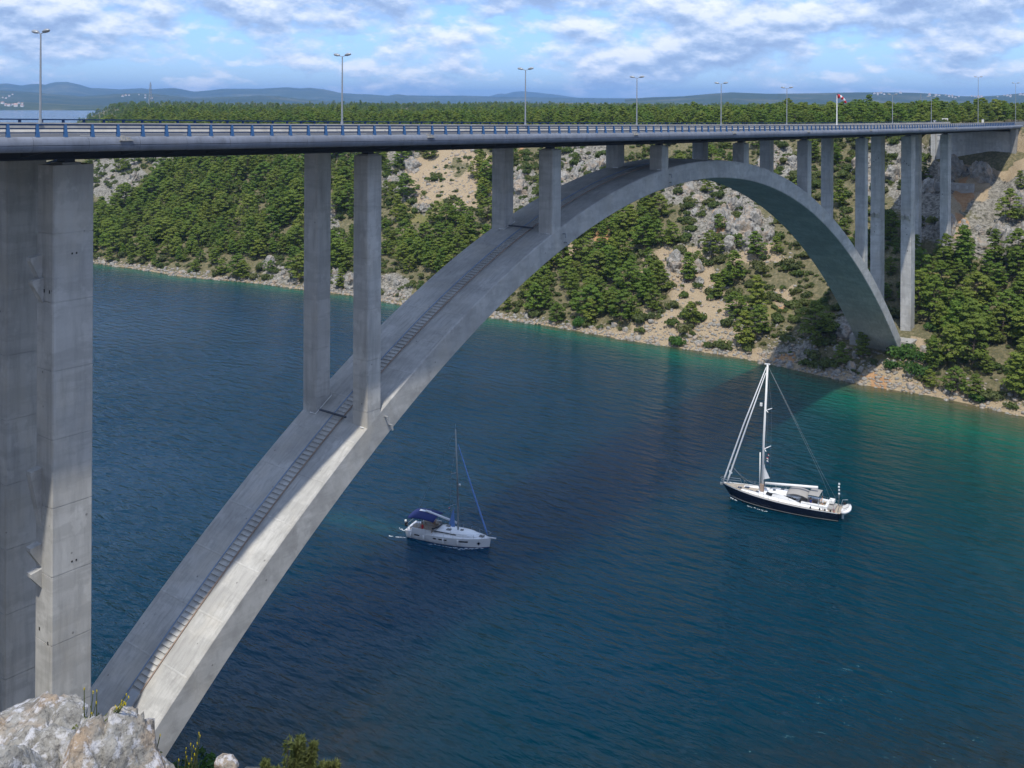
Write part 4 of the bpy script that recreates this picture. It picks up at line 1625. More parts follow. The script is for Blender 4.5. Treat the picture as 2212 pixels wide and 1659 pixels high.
size = p_scl / fw_[pi_] * np.where(seen(pi_), 1.0, 0.0)
order = np.argsort(-size)
single = set(order[:270].tolist())
stuffP, stuffS, stuffR = [], [], []
for k, i in enumerate(pi_):
    loc = (cx_[i], cy_[i], cz_[i] - 0.15)
    if k in single and size[k] > 0:
        z = zone_nm[Z_[i]]
        o = plant('pine_tree', PINES[RS.randint(8)], LAB_P[z], 'tree', GRP_P[z], loc, RS.uniform(0, 6.28), p_scl[k], ('trunk', 'crown'))
        remember(z, o, 'pine', WHERE_P[z], GRP_P[z], px_[i], py_[i])
    else:
        stuffP.append(loc)
        stuffS.append(p_scl[k])
        stuffR.append(RS.uniform(0, 6.28))
sz = s_scl / fw_[si_] * np.where(seen(si_), 1.0, 0.0)
order = np.argsort(-sz)
single = set(order[:200].tolist())
sP, sS, sR = [], [], []
for k, i in enumerate(si_):
    loc = (cx_[i], cy_[i], cz_[i] - 0.05)
    if k in single:
        q = 'right' if px_[i] > 1985 else ('left' if px_[i] < 1060 else 'mid')
        wh = {'right': 'bank right of the columns', 'left': 'rocks left of the arch', 'mid': 'scree under the arch'}[q]
        o = plant('shrub', SHRUBS[RS.randint(6)], 'shrub', 'shrub', 'shrubs', loc, RS.uniform(0, 6.28), s_scl[k], ('stems', 'foliage'))
        remember(q, o, 'olive shrub', wh, 'shrubs on the ' + wh, px_[i], py_[i])
    else:
        sP.append(loc)
        sS.append(s_scl[k])
        sR.append(RS.uniform(0, 6.28))
# fine ground scrub over the whole slope
ng_ = 9500
gx_ = RS.uniform(182, 330, ng_)
gy_ = RS.uniform(-50, 380, ng_)
gs_ = gx_ - shore_x(gy_)
gz_ = far_h(gx_, gy_)
mk = far_masks(gx_, gy_, gz_)
ok = (gs_ > 2.5) & (gz_ > 0.8) & clear_of_bridge(gx_, gy_) & (RS.uniform(size=ng_) > 0.80 * mk['rock'] + 0.93 * mk['scree'] + 0.5 * mk['grass'] + 0.9 * mk['orange'])
for a, b, c in zip(gx_[ok], gy_[ok], gz_[ok]):
    sP.append((a, b, c - 0.05))
    sS.append(RS.uniform(0.35, 1.1))
    sR.append(RS.uniform(0, 6.28))
scatter('scrub', np.array(sP), sS, sR, SRC_S)

# the plateau wood running back from the bank
n2 = 15000
u = RS.uniform(size=n2)
D = 330 + (3000 - 330) * u ** 1.55
ppx = RS.uniform(150, 2290, n2)
rt = (ppx - 1106) / CF
bx = CAM[0] + (CY + rt * SY) * D
by = CAM[1] + (SY - rt * CY) * D
m = ((bx > 426) | (by > 478)) & ~((bx < 900) & (by > -30) & (by < 40) & (bx > 300) & (by > -9 - np.maximum(0, bx - 400) * 0.0) & (by < 26)) & (bx > 300) & (by < 4100) & (bx < 3500)
bx, by = bx[m], by[m]
bz = plat_h(bx, by)
m = bz > 12
bx, by, bz = bx[m], by[m], bz[m]
sc = RS.uniform(0.45, 1.0, len(bx)) * (1 + 0.5 * sstep(fbm(bx / 60.0, by / 60.0, 2.0, 3), 0.0, 0.5)) + (RS.uniform(size=len(bx)) > 0.94) * RS.uniform(0.1, 0.5, len(bx))
for a, b, c, d in zip(bx, by, bz, sc):
    stuffP.append((a, b, c - 0.2))
    stuffS.append(d)
    stuffR.append(RS.uniform(0, 6.28))
scatter('woodland', np.array(stuffP), stuffS, stuffR, SRC)

# single trees standing out above the plateau wood
def plat_z(x, y):
    return float(plat_h(np.array([x]), np.array([y]))[0])


OUT = [(270, 246, 900), (296, 240, 880), (530, 238, 1000), (583, 235, 950), (930, 216, 560), (1010, 220, 580), (1045, 220, 590), (875, 226, 620), (985, 222, 600), (800, 232, 700), (1105, 225, 640),
       (1240, 214, 600), (1275, 217, 590), (1320, 217, 600), (1370, 219, 570), (1180, 226, 640), (1400, 218, 600), (1530, 228, 620), (1660, 232, 640), (1842, 222, 470), (1860, 219, 480), (1886, 222, 460), (2035, 219, 450), (2055, 227, 470),
       (2148, 217, 420), (2170, 224, 430), (2190, 228, 440), (700, 233, 800), (640, 238, 900), (480, 232, 1100)]
for k, (px, yt, D) in enumerate(OUT):
    top = at_depth(px, yt, D)
    g = plat_z(top[0], top[1])
    hgt = top[2] - g
    if hgt < 2.5:
        continue
    s = min(1.45, max(0.5, hgt / 7.6))
    t = plant('pine_tree', PINES[RS.randint(8)], 'tall pine', 'tree', 'tall pines',
              (top[0], top[1], g - 0.2), RS.uniform(0, 6.28), s, ('trunk', 'crown'))
    t.scale = (min(1.5, s) * 0.95, min(1.5, s) * 0.95, s)
    remember('plateau', t, 'tall pine', 'standing above the plateau wood', 'tall pines on the plateau', px, 220)

# bushes near the arch foot and along the water
for px, py, s, lab in ((1948, 775, 3.0, 'bright green bush growing against the near corner of the right arch foot'),
                       (1925, 795, 1.8, 'flat light green bush on the bank just below the right arch foot'),
                       (1985, 812, 2.6, 'bright green bush at the water right of the arch foot, beside the pine wood'),
                       (1995, 780, 2.2, 'bright green bush beside the pale block of the right arch foot'),
                       (2012, 716, 2.2, 'bright green bush right of the foot of the rightmost tall column'),
                       (2110, 868, 2.0, 'grey green tuft at the waterline near the right edge'),
                       (1255, 705, 2.4, 'bright green bush at the waterline under the left of the arch crown'),
                       (1460, 745, 2.2, 'round dark green bush on the shore scree under the arch crown'),
                       (2050, 560, 2.0, 'bright green bush right of the rightmost column foot')):
    g = on_far(px, py)
    if g is None:
        continue
    plant('bush', BROADS[RS.randint(3)], lab, 'bush', None, (g[0], g[1], g[2] - 0.2), RS.uniform(0, 6.28), s, ('stems', 'foliage'))
for px, py, s, lab in ((1606, 752, 1.25, 'single dark pine at the shore just left of the bridge shadow'),
                       (1585, 610, 1.15, 'full round pine on the scree below the rock face under the arch'),
                       (1420, 470, 1.0, 'lone pine on the slope just under the arch crown')):
    g = on_far(px, py)
    plant('pine_tree', PINES[RS.randint(8)], lab, 'tree', None, (g[0], g[1], g[2] - 0.2), RS.uniform(0, 6.28), s, ('trunk', 'crown'))

# ------------------------------------------------------------------ rock outcrops and shore boulders
def rock_mesh(seed, sub=3, ax=(1, 1, 1), rough=0.45, mat=None, freq=1.1):
    bm = bmesh.new()
    bmesh.ops.create_icosphere(bm, subdivisions=sub, radius=1.0)
    co = np.array([v.co[:] for v in bm.verts])
    o = seed * 7.31
    # facets: pull points onto a few random planes
    rs = np.random.RandomState(seed)
    pl = rs.normal(size=(11, 3))
    pl /= np.linalg.norm(pl, axis=1, keepdims=True)
    dd = rs.uniform(0.62, 0.95, 11)
    for n, d in zip(pl, dd):
        t = co @ n
        co = co - np.where(t > d, t - d, 0)[:, None] * n[None, :] * 0.85
    r = 1 + rough * (ridged(co[:, 0] * freq + o, co[:, 1] * freq, co[:, 2] * freq, 4) - 0.6) + rough * 0.5 * fbm(co[:, 0] * 2.7 + o, co[:, 1] * 2.7, co[:, 2] * 2.7, 4)
    co = co * r[:, None] * np.array(ax)
    for v, c in zip(bm.verts, co):
        v.co = c
    me = bpy.data.meshes.new('rock')
    bm.to_mesh(me)
    bm.free()
    me.materials.append(mat or M_ROCK)
    return me


OUTC = [rock_mesh(i + 1, 4, (1.0, 1.0, 1.15), 0.75, M_ROCK, 1.3) for i in range(7)]
rk = []
for cx, cy, rx, ry in ROCK_E:
    if 1940 < cx < 2010 and cy > 330 or cx == 1730:
        continue
    n = max(3, int(rx * ry / 230))
    for _ in range(n):
        a, r = RS.uniform(0, 6.28), math.sqrt(RS.uniform(0, 1)) * 0.9
        g = on_far(cx + rx * r * math.cos(a), cy + ry * r * math.sin(a))
        if g is not None and clear_of_bridge(np.array([g[0]]), np.array([g[1]]))[0] and g[2] > 1:
            rk.append(g)
RS.shuffle(rk)
for g in rk[:290]:
    px, py, fw = project(g[0], g[1], g[2])
    reg = 'left' if px < 700 else ('mid' if px < 1400 else ('crown' if px < 1900 else 'right'))
    big = RS.uniform() < 0.25
    s = min(2.4, 0.6 + RS.exponential(0.6)) if not big else RS.uniform(1.7, 2.8)
    o = obj('limestone_outcrop', OUTC[RS.randint(7)], None, (g[0], g[1], g[2] - 0.3 * s), (RS.uniform(-0.3, 0.3), RS.uniform(-0.3, 0.3), RS.uniform(0, 6.28)),
            (s * RS.uniform(0.8, 1.4), s * RS.uniform(0.8, 1.4), s * (RS.uniform(0.8, 1.4) if not big else RS.uniform(1.2, 1.9))))
    tag(o, 'limestone outcrop', 'rock')
    wh = {'left': 'slope behind the left piers', 'mid': 'slope left of the crown', 'crown': 'slope under the crown', 'right': 'bank right of the columns'}[reg]
    remember(reg, o, 'pale crag', wh, 'limestone crags on the ' + wh, px, py)
# the big dark-shaded faces under the abutment
for (X, y, s, lab) in ((302, 17.5, (2.5, 4.0, 4.2), 'tall smooth rock face in the shade behind the two right column pairs'),
                       (300, 8.0, (2.4, 3.4, 4.2), 'broad rock face in the shade under the abutment wall, right of the last column'),
                       (286, 21, (2.2, 3.0, 3.0), 'rock bulge in the shade between the two rightmost column pairs')):
    o = obj('rock_face', OUTC[RS.randint(7)], None, (X, y, far_z(X, y) + 0.5), (0, -0.3, RS.uniform(0, 6)), s)
    tag(o, lab, 'rock')

BLD = [rock_mesh(50 + i, 2, (1, 1, 0.7), 0.35, M_BOULD, 1.0) for i in range(5)]
vs, fs, off = [], [], 0
bl = []
for k in range(3600):
    y = RS.uniform(-40, 320)
    s = RS.normal(1.2, 1.6)
    if y < 75:
        s = RS.normal(2.0, 2.6)
    X = shore_x(y) + s
    z = far_z(X, y)
    if z < -0.5 or z > 7:
        continue
    r = min(1.1, 0.16 + RS.exponential(0.20))
    bl.append((X, y, z, r))
for k in range(700):            # rubble tipped round the arch foot
    y = RS.uniform(0, 60)
    X = shore_x(y) + RS.uniform(0, 14)
    bl.append((X, y, far_z(X, y), 0.15 + RS.exponential(0.16)))
bl.sort(key=lambda b: -b[3])
for X, y, z, r in bl[:110]:
    side = y < 20
    o = obj('shore_boulder', BLD[RS.randint(5)], None, (X, y, z + 0.1 * r), (RS.uniform(0, 6), RS.uniform(0, 6), RS.uniform(0, 6)), r)
    tag(o, 'shore boulder', 'boulder')
    bp = project(X, y, z)
    q = 'right' if bp[0] > 1810 else ('mid' if bp[0] > 1060 else 'left')
    wh = {'right': 'shore right of the bridge shadow', 'mid': 'shore under the arch', 'left': 'shore left of the arch'}[q]
    remember(q, o, 'boulder', wh, 'boulders on the ' + wh, bp[0], bp[1])
bv = [(np.array([v.co[:] for v in me.vertices]), np.array([p.vertices[:] for p in me.polygons])) for me in [rock_mesh(70 + i, 1, (1, 1, 0.75), 0.4, M_BOULD) for i in range(6)]]
for X, y, z, r in bl[110:]:
    co, f = bv[RS.randint(6)]
    a = RS.uniform(0, 6.28)
    R = np.array([[math.cos(a), -math.sin(a), 0], [math.sin(a), math.cos(a), 0], [0, 0, 1]])
    vs.append(co @ R.T * r + np.array([X, y, z + 0.1 * r]))
    fs.append(f + off)
    off += len(co)
o = obj('shore_rubble', raw_mesh('shore_rubble', np.concatenate(vs), np.concatenate(fs), M_BOULD))
o['kind'] = 'stuff'
# dark bushes and rubble on the near shore by the left arch foot
for px, py, s, lab in ((398, 1612, 2.2, 'dark bush on the near shore tucked against the left arch foot'), (425, 1650, 1.8, 'low dark bush on the near shore at the bottom edge right of the arch foot')):
    q = at_z(px, py, 2.5)
    plant('bush', BROADS[RS.randint(3)], lab, 'bush', None, (q[0], q[1], float(near_h(np.array([q[0]]), np.array([q[1]]))[0]) - 0.3), 1.0, s, ('stems', 'foliage'))
nv, nf, no = [], [], 0
for k in range(900):
    X, y = RS.uniform(14, 36), RS.uniform(2, 34)
    z = float(near_h(np.array([X]), np.array([y]))[0])
    if z < -0.6 or (4 < X < 13.5 and 3 < y < 19):
        continue
    co, f = bv[RS.randint(6)]
    nv.append(co * (0.15 + RS.exponential(0.25)) + np.array([X, y, z + 0.05]))
    nf.append(f + no)
    no += len(co)
o = obj('near_shore_rubble', raw_mesh('near_shore_rubble', np.concatenate(nv), np.concatenate(nf), M_BOULD))
o['kind'] = 'stuff'
# scree stones on the pale slides
vs, fs, off = [], [], 0
n = 20000
X = RS.uniform(198, 320, n)
y = RS.uniform(-20, 220, n)
z = far_h(X, y)
mk = far_masks(X, y, z)
keep = (RS.uniform(size=n) < np.maximum(mk['scree'], 0.5 * mk['rock'])) & (z > 1) & clear_of_bridge(X, y)
for a, b, c in zip(X[keep], y[keep], z[keep]):
    co, f = bv[RS.randint(6)]
    r = 0.12 + RS.exponential(0.20)
    vs.append(co * r + np.array([a, b, c]))
    fs.append(f + off)
    off += len(co)
o = obj('scree_stones', raw_mesh('scree_stones', np.concatenate(vs), np.concatenate(fs), M_BOULD))
o['kind'] = 'stuff'

# ------------------------------------------------------------------ the two sailing yachts
class Hull:
    def __init__(self, L, B, fs, fb, stern=0.72, rake=0.9, plumb=0.0, full=0.45):
        self.__dict__.update(L=L, B=B, fs=fs, fb=fb, stern=stern, rake=rake, full=full)

    def half(self, u):
        if u < self.full:
            t = u / self.full
            f = self.stern + (1 - self.stern) * math.sin(t * PI / 2)
        else:
            t = (u - self.full) / (1 - self.full)
            f = (1 - t ** 2.3) ** 0.92 if t < 1 else 0.0
        return self.B / 2 * max(f, 0.012)

    def sheer(self, u):
        return self.fs + (self.fb - self.fs) * u ** 1.6

    def pt(self, u, k, side, out=0.0):
        """k: 1 at the sheer, 0 at the waterline, negative below"""
        b = self.half(u)
        sh = self.sheer(u)
        if k >= 0:
            y = b * (0.90 + 0.10 * k ** 0.6)
            z = sh * k
        else:
            y = b * 0.90 * (1 - k * k)
            z = 0.55 * k
        x = -self.L / 2 + self.L * u - self.rake * (1 - max(k, -0.5)) * u ** 5 + 0.35 * (1 - max(k, 0)) * (1 - u) ** 6
        return (x, side * (y + out), z)


def build_hull(h, parent, mat, deckmat, n=30):
    ks = [1.0, 0.75, 0.5, 0.25, 0.0, -0.4, -0.8, -1.0]
    rings = []
    for i in range(n + 1):
        u = i / n
        rings.append([h.pt(u, k, 1) for k in ks] + [h.pt(u, k, -1) for k in ks[::-1]])
    mb = MB()
    mb.loft(rings, 0, False, False)
    m = len(rings[0])
    mb.f.append(tuple(range(m)))
    mb.m.append(0)
    mb.build('hull', mat, parent, True)
    mb = MB()
    rr = []
    for i in range(n + 1):
        u = i / n
        p, q = h.pt(u, 1.0, 1), h.pt(u, 1.0, -1)
        rr.append([(p[0], p[1] - 0.03, p[2] - 0.03), (p[0], p[1] * 0.5, p[2] + 0.02), (p[0], 0, p[2] + 0.04), (q[0], q[1] * 0.5, q[2] + 0.02), (q[0], q[1] + 0.03, q[2] - 0.03)])
    mb.loft(rr, 0, False, False)
    return mb.build('deck', deckmat, parent, True)


def hull_band(h, parent, name, mat, k0, k1, u0=0.0, u1=1.0, out=0.012, n=30, sides=(1, -1)):
    mb = MB()
    for sd in sides:
        rr = [[h.pt(u0 + (u1 - u0) * i / n, k0, sd, out), h.pt(u0 + (u1 - u0) * i / n, k1, sd, out)] for i in range(n + 1)]
        mb.loft(rr, 0, False, False)
    return mb.build(name, mat, parent, False)


def hull_patch(h, parent, name, mat, u0, u1, k0, k1, side, out=0.016):
    mb = MB()
    n = 5
    rr = [[h.pt(u0 + (u1 - u0) * i / n, k0, side, out), h.pt(u0 + (u1 - u0) * i / n, k1, side, out)] for i in range(n + 1)]
    mb.loft(rr, 0, False, False)
    return mb.build(name, mat, parent)


def dome(parent, name, mat, x0, x1, y, z0, z1, taper=0.75, n=12, front=0.35, back=0.1):
    """low cabin with rounded ends: loft of arched cross sections"""
    rr = []
    for i in range(n + 1):
        u = i / n
        e = min(1.0, (u / back) if back > 0 else 1.0) ** 0.5 if u < back else (math.sqrt(max(0.0, 1 - ((u - (1 - front)) / front) ** 2)) if u > 1 - front else 1.0)
        e = max(e, 0.03)
        yy = y * (0.55 + 0.45 * e)
        zt = z0 + (z1 - z0) * e
        x = x0 + (x1 - x0) * u
        rr.append([(x, yy, z0 - 0.05), (x, yy * 0.96, z0 + (zt - z0) * 0.75), (x, yy * taper, zt - 0.02), (x, 0, zt + 0.05 * e), (x, -yy * taper, zt - 0.02), (x, -yy * 0.96, z0 + (zt - z0) * 0.75), (x, -yy, z0 - 0.05)])
    mb = MB()
    mb.loft(rr, 0, False, False)
    return mb.build(name, mat, parent, True)


def T(parent, name, mat, pts, rad, n=6, smooth=True):
    return MB().tube(pts, rad, n).build(name, mat, parent, smooth)


def BX(parent, name, mat, *b):
    return MB().box(*b).build(name, mat, parent)


def canopy(parent, name, mat, x0, x1, y, z, crown=0.18, thick=0.05, drop=0.1):
    rr = []
    for i in range(9):
        u = i / 8
        x = x0 + (x1 - x0) * u
        zz = z - drop * (2 * u - 1) ** 2
        top = [(x, y * math.sin(PI / 2 * t), zz + crown * math.cos(PI / 2 * t)) for t in (-1, -0.66, -0.33, 0, 0.33, 0.66, 1)]
        bot = [(a, b, c - thick) for a, b, c in top[::-1]]
        rr.append(top + bot)
    mb = MB()
    mb.loft(rr)
    return mb.build(name, mat, parent, True)


def flag(parent, name, mats, p, d, w, hgt, bands=1):
    mb = MB()
    n = 6
    for b in range(bands):
        rr = []
        for i in range(n + 1):
            u = i / n
            q = Vector(p) + Vector(d) * (w * u) + Vector((0.05 * math.sin(5 * u), 0.05 * math.sin(5 * u + 1), -0.12 * u * u))
            rr.append([(q.x, q.y, q.z - hgt * b / bands), (q.x, q.y, q.z - hgt * (b + 1) / bands)])
        mb.loft(rr, b % len(mats), False, False)
    return mb.build(name, mats, parent)


def wheel(parent, x, y, z, r=0.42):
    pts = [(x, y + r * math.cos(a), z + r * math.sin(a)) for a in np.linspace(0, 2 * PI, 17)]
    w = T(parent, 'steering_wheel', M_GALV, pts, 0.025)
    T(w, 'pedestal', M_GEL, [(x + 0.08, y, z - 0.65), (x + 0.08, y, z + 0.05)], [0.16, 0.09])


# --- white yacht heading towards the camera side, bow to the right
hd = Vector((3.7, -12.8, 0)).normalized()
wy_ = thing('sailing_yacht', 'white sailing yacht with navy blue bimini and furled blue sail passing left of centre', 'yacht', (79.7, 31.0, 0), math.atan2(hd.y, hd.x))
h = Hull(13.3, 4.15, 1.12, 1.42, 0.86, 0.25, full=0.40)
build_hull(h, wy_, M_GEL, M_GEL)
hull_band(h, wy_, 'boot_stripe', M_CANV, -0.02, 0.07)
for u0, u1 in ((0.12, 0.19), (0.36, 0.40), (0.43, 0.53), (0.67, 0.77)):
    for sd in (-1, 1):
        hull_patch(h, wy_, 'hull_window', M_GLASS, u0, u1, 0.58, 0.74, sd)
# eight-pointed star on both bows
for sd in (-1, 1):
    mb = MB()
    c = h.pt(0.885, 0.48, sd, 0.02)
    e1 = (Vector(h.pt(0.92, 0.48, sd, 0.02)) - Vector(c)).normalized()
    e2 = (Vector(h.pt(0.885, 0.8, sd, 0.02)) - Vector(c)).normalized()
    pts = []
    for k in range(16):
        rr_ = (0.40 if k % 4 == 0 else 0.33) if k % 2 == 0 else 0.13
        a = 2 * PI * k / 16
        pts.append(Vector(c) + e1 * (rr_ * math.cos(a)) + e2 * (rr_ * math.sin(a)))
    mb.add([c] + pts, [(0, 1 + k, 1 + (k + 1) % 16) for k in range(16)])
    mb.build('star_emblem', M_NAVY, wy_)
dome(wy_, 'coachroof', M_GEL, -2.2, 4.4, 1.25, 1.28, 1.78, 0.78)
dome(wy_, 'foredeck_hump', M_GEL, 0.6, 4.9, 0.95, 1.34, 1.66, 0.8, 12, 0.5, 0.2)
for sd in (1, -1):
    mb = MB()
    mb.add([(-2.0, sd * 1.275, 1.42), (1.5, sd * 1.275, 1.44), (1.7, sd * 1.262, 1.56), (-2.0, sd * 1.262, 1.62)], [(0, 1, 2, 3)])
    mb.build('side_window', M_GLASS, wy_)
for x, y, w, z in ((0.1, -0.55, 0.42, 1.81), (-0.5, 0.55, 0.42, 1.82), (2.0, 0.0, 0.3, 1.83), (5.2, 0.0, 0.45, 1.46)):
    BX(wy_, 'hatch', M_GLASS, x - w * 0.8, x + w * 0.8, y - w * 0.7, y + w * 0.7, z, z + 0.05)
# cockpit
BX(wy_, 'cockpit_sole', M_TEAK, -6.2, -2.3, -1.0, 1.0, 1.16, 1.20)
for sd in (1, -1):
    BX(wy_, 'cockpit_seat', M_TEAK, -5.2, -2.4, sd * 1.5 - 0.32, sd * 1.5 + 0.32, 1.15, 1.52)
    BX(wy_, 'seat_back', M_GEL, -5.4, -2.3, sd * 1.88 - 0.07, sd * 1.88 + 0.07, 1.15, 1.75)
    wheel(wy_, -4.9, sd * 0.85, 1.95)
BX(wy_, 'cockpit_table', M_TEAK, -4.0, -2.8, -0.25, 0.25, 1.75, 1.82)
BX(wy_, 'cockpit_cushion', M_RUST, -4.6, -3.3, -1.75, -1.2, 1.53, 1.66)
rr = []
for i in range(7):
    a = PI * i / 6
    rr.append((-2.35 + 0.75 * math.sin(a) * 0.9, 1.35 * math.cos(a), 1.82 + 0.02 * math.sin(a)))
T(wy_, 'sprayhood_base', M_NAVY, rr, 0.13, 8)
canopy(wy_, 'bimini', M_CANV, -6.2, -1.9, 1.8, 3.2, 0.32, 0.05, 0.22)
BX(wy_, 'bimini_window', M_SAIL, -5.2, -3.4, 0.15, 0.70, 3.505, 3.525)
for x in (-5.4, -4.0, -2.8):
    T(wy_, 'bimini_frame', M_GALV, [(x * 0.97, -1.62, 1.3), (x, -1.64, 3.2)], 0.025)
    T(wy_, 'bimini_frame', M_GALV, [(x * 0.97, 1.62, 1.3), (x, 1.64, 3.2)], 0.025)
mx = 1.35
T(wy_, 'mast', M_ALU, [(mx, 0, 1.6), (mx - 0.15, 0, 9), (mx - 0.5, 0, 16.6)], [0.13, 0.12, 0.085], 10)
T(wy_, 'masthead_antenna', M_GALV, [(mx - 0.5, 0, 16.6), (mx - 0.5, 0, 17.4)], 0.02)
bm_ = T(wy_, 'boom', M_SAIL, [(mx - 0.15, 0, 2.75), (-4.0, 0, 3.75)], 0.17, 10)
for z, w in ((5.6, 1.45), (10.2, 1.15)):
    for sd in (1, -1):
        T(wy_, 'spreader', M_GALV, [(mx - 0.08 - (z - 1.6) * 0.02, 0, z), (mx - 0.5 - (z - 1.6) * 0.02, sd * w, z + 0.15)], 0.045)
for sd in (1, -1):
    T(wy_, 'shroud', M_WIRE, [(mx - 0.4, sd * 1.7, 1.35), (mx - 0.6, sd * 1.45, 5.75), (mx - 0.65, sd * 1.15, 10.35), (mx - 0.35, 0, 14.5)], 0.014, 4)
T(wy_, 'furled_jib', M_SAILB, [(6.1, 0, 1.75), (5.7, 0, 2.8), (3.6, 0, 8.2), (mx - 0.05, 0, 14.4)], [0.07, 0.13, 0.11, 0.05], 8)
T(wy_, 'backstay', M_WIRE, [(mx - 0.5, 0, 16.5), (-6.4, 0, 1.4)], 0.014, 4)
T(wy_, 'bowsprit', M_GEL, [(5.9, 0, 1.40), (7.45, 0, 1.48)], [0.13, 0.10], 8)
MB().tube([(mx + 0.22, -0.02, 8.3), (mx + 0.22, -0.02, 8.6)], 0.16, 10).build('radar_dome', M_WHITE, wy_, True)
mb = MB()
mb.add([(mx - 0.3, -0.9, 5.4), (mx - 1.05, -0.98, 2.9), (mx - 0.6, -0.93, 2.45), (mx - 0.1, -0.88, 2.5)], [(0, 1, 2, 3)])
mb.build('burgee', M_SAILB, wy_)
flag(wy_, 'courtesy_flag', [M_RED, M_WHITE, M_CANV], (mx - 0.8, -1.2, 5.5), (-0.4, 0, -0.2), 0.4, 0.35, 3)
for u in (0.08, 0.25, 0.49, 0.66):
    p = h.pt(u, 0.85, -1, 0.14)
    T(wy_, 'fender', M_WHITE, [(p[0], p[1], p[2] - 0.75), (p[0], p[1], p[2] - 0.65), (p[0], p[1], p[2] - 0.05), (p[0], p[1], p[2] + 0.05)], [0.05, 0.14, 0.14, 0.04], 8)
for sd in (1, -1):
    prev = None
    for i in range(9):
        u = 0.04 + 0.9 * i / 8
        p = Vector(h.pt(u, 1.0, sd, -0.08))
        T(wy_, 'stanchion', M_GALV, [p, p + Vector((0, 0, 0.62))], 0.02, 5)
        if prev is not None:
            T(wy_, 'lifeline', M_WIRE, [prev + Vector((0, 0, 0.6)), p + Vector((0, 0, 0.6))], 0.012, 4)
        prev = p
T(wy_, 'pulpit', M_GALV, [(5.5, 0.75, 1.4), (5.7, 0.7, 2.05), (6.6, 0.2, 2.1), (6.6, -0.2, 2.1), (5.7, -0.7, 2.05), (5.5, -0.75, 1.4)], 0.022, 5)
T(wy_, 'pushpit', M_GALV, [(-5.6, 1.75, 1.2), (-5.8, 1.75, 1.9), (-6.5, 1.6, 1.9), (-6.5, -1.6, 1.9), (-5.8, -1.75, 1.9), (-5.6, -1.75, 1.2)], 0.025, 5)
BX(wy_, 'outboard_motor', M_BLACK, -6.85, -6.5, -1.35, -1.0, 1.5, 2.1)
MB().tube([(-6.5, -1.75, 2.3), (-6.5, -1.75, 2.65)], 0.16, 8).build('horseshoe_buoy', M_WHITE, wy_, True)
BX(wy_, 'swim_platform', M_TEAK, -6.7, -6.3, -1.3, 1.3, 0.75, 0.85)

# --- dark yacht, bow to the left
hd = Vector((-2.6, 16.8, 0)).normalized()
by_ = thing('sailing_yacht', 'large dark navy sailing yacht with white mast and grey canopies, towards the right', 'yacht', (122.3, -2.6, 0), math.atan2(hd.y, hd.x))
h2 = Hull(19.3, 5.1, 1.42, 2.05, 0.66, 1.5, full=0.42)
build_hull(h2, by_, M_NAVY, M_TEAK, 36)
hull_band(h2, by_, 'cove_stripe', M_PALE, 0.13, 0.19)
hull_band(h2, by_, 'toe_rail', M_GEL, 0.97, 1.06, 0.02, 0.99, 0.02)
# raised white side decks along both sides of the house
for sd in (1, -1):
    mb = MB()
    rr = []
    for i in range(25):
        u = 0.10 + 0.72 * i / 24
        p = h2.pt(u, 1.0, sd)
        w = min(1.0, (u - 0.10) / 0.05, (0.84 - u) / 0.12)
        rr.append([(p[0], sd * (abs(p[1]) - 0.45), p[2]), (p[0], sd * (abs(p[1]) - 0.5), p[2] + 0.22 * w), (p[0], sd * (abs(p[1]) - 0.95), p[2] + 0.30 * w), (p[0], sd * (abs(p[1]) - 1.0), p[2])])
    mb.loft(rr, 0, False, False)
    mb.build('side_coaming', M_GEL, by_, True)
dome(by_, 'trunk_cabin', M_GEL, -3.0, 4.3, 1.45, 1.62, 1.95, 0.85, 14, 0.5, 0.1)
dome(by_, 'deckhouse_windows', M_GLASS, -2.6, 2.35, 1.42, 1.8, 2.42, 0.9, 14, 0.42, 0.05)
dome(by_, 'deckhouse_roof', M_GEL, -3.4, 1.9, 1.22, 2.36, 2.66, 0.8, 14, 0.5, 0.1)
for sd in (1, -1):
    mb = MB()
    mb.add([(1.2, sd * 1.5, 1.72), (0.9, sd * 1.44, 2.40), (-0.6, sd * 1.38, 2.50), (-3.8, sd * 1.55, 1.75), (-5.2, sd * 1.75, 1.55), (-2.8, sd * 1.60, 1.75)],
           [(0, 1, 2, 5), (2, 3, 4, 5)])
    mb.build('deckhouse_fairing', M_GEL, by_)
for x, y, w, z in ((6.6, 0.35, 0.32, 1.93), (5.6, -0.4, 0.36, 1.90), (4.6, 0.8, 0.26, 1.92), (3.2, -0.6, 0.26, 1.98), (0.9, 0.4, 0.22, 2.68), (-0.2, -0.45, 0.26, 2.70), (3.6, 0.7, 0.24, 1.98)):
    BX(by_, 'hatch', M_GLASS, x - w, x + w, y - w, y + w, z, z + 0.05)
canopy(by_, 'spray_canopy', M_GREYC, -4.6, -1.3, 1.55, 3.1, 0.28, 0.05, 0.32)
canopy(by_, 'cockpit_canopy', M_GREYC, -6.4, -4.65, 1.5, 3.42, 0.12, 0.05, 0.03)
for x in (-6.3, -4.7, -1.6):
    for sd in (1, -1):
        T(by_, 'canopy_frame', M_GALV, [(x, sd * 1.5, 1.6), (x, sd * 1.5, 3.15)], 0.03, 5)
BX(by_, 'cockpit_well', M_TEAK, -7.4, -3.9, -1.0, 1.0, 1.46, 1.50)
for sd in (1, -1):
    BX(by_, 'cockpit_coaming', M_GEL, -7.4, -3.6, sd * 1.35 - 0.3, sd * 1.35 + 0.3, 1.45, 2.02)
    BX(by_, 'seat_cushion', M_TEAK, -7.0, -4.0, sd * 1.0 - 0.25, sd * 1.0 + 0.25, 1.7, 1.84)
    wheel(by_, -6.2, sd * 0.75, 2.25, 0.5)
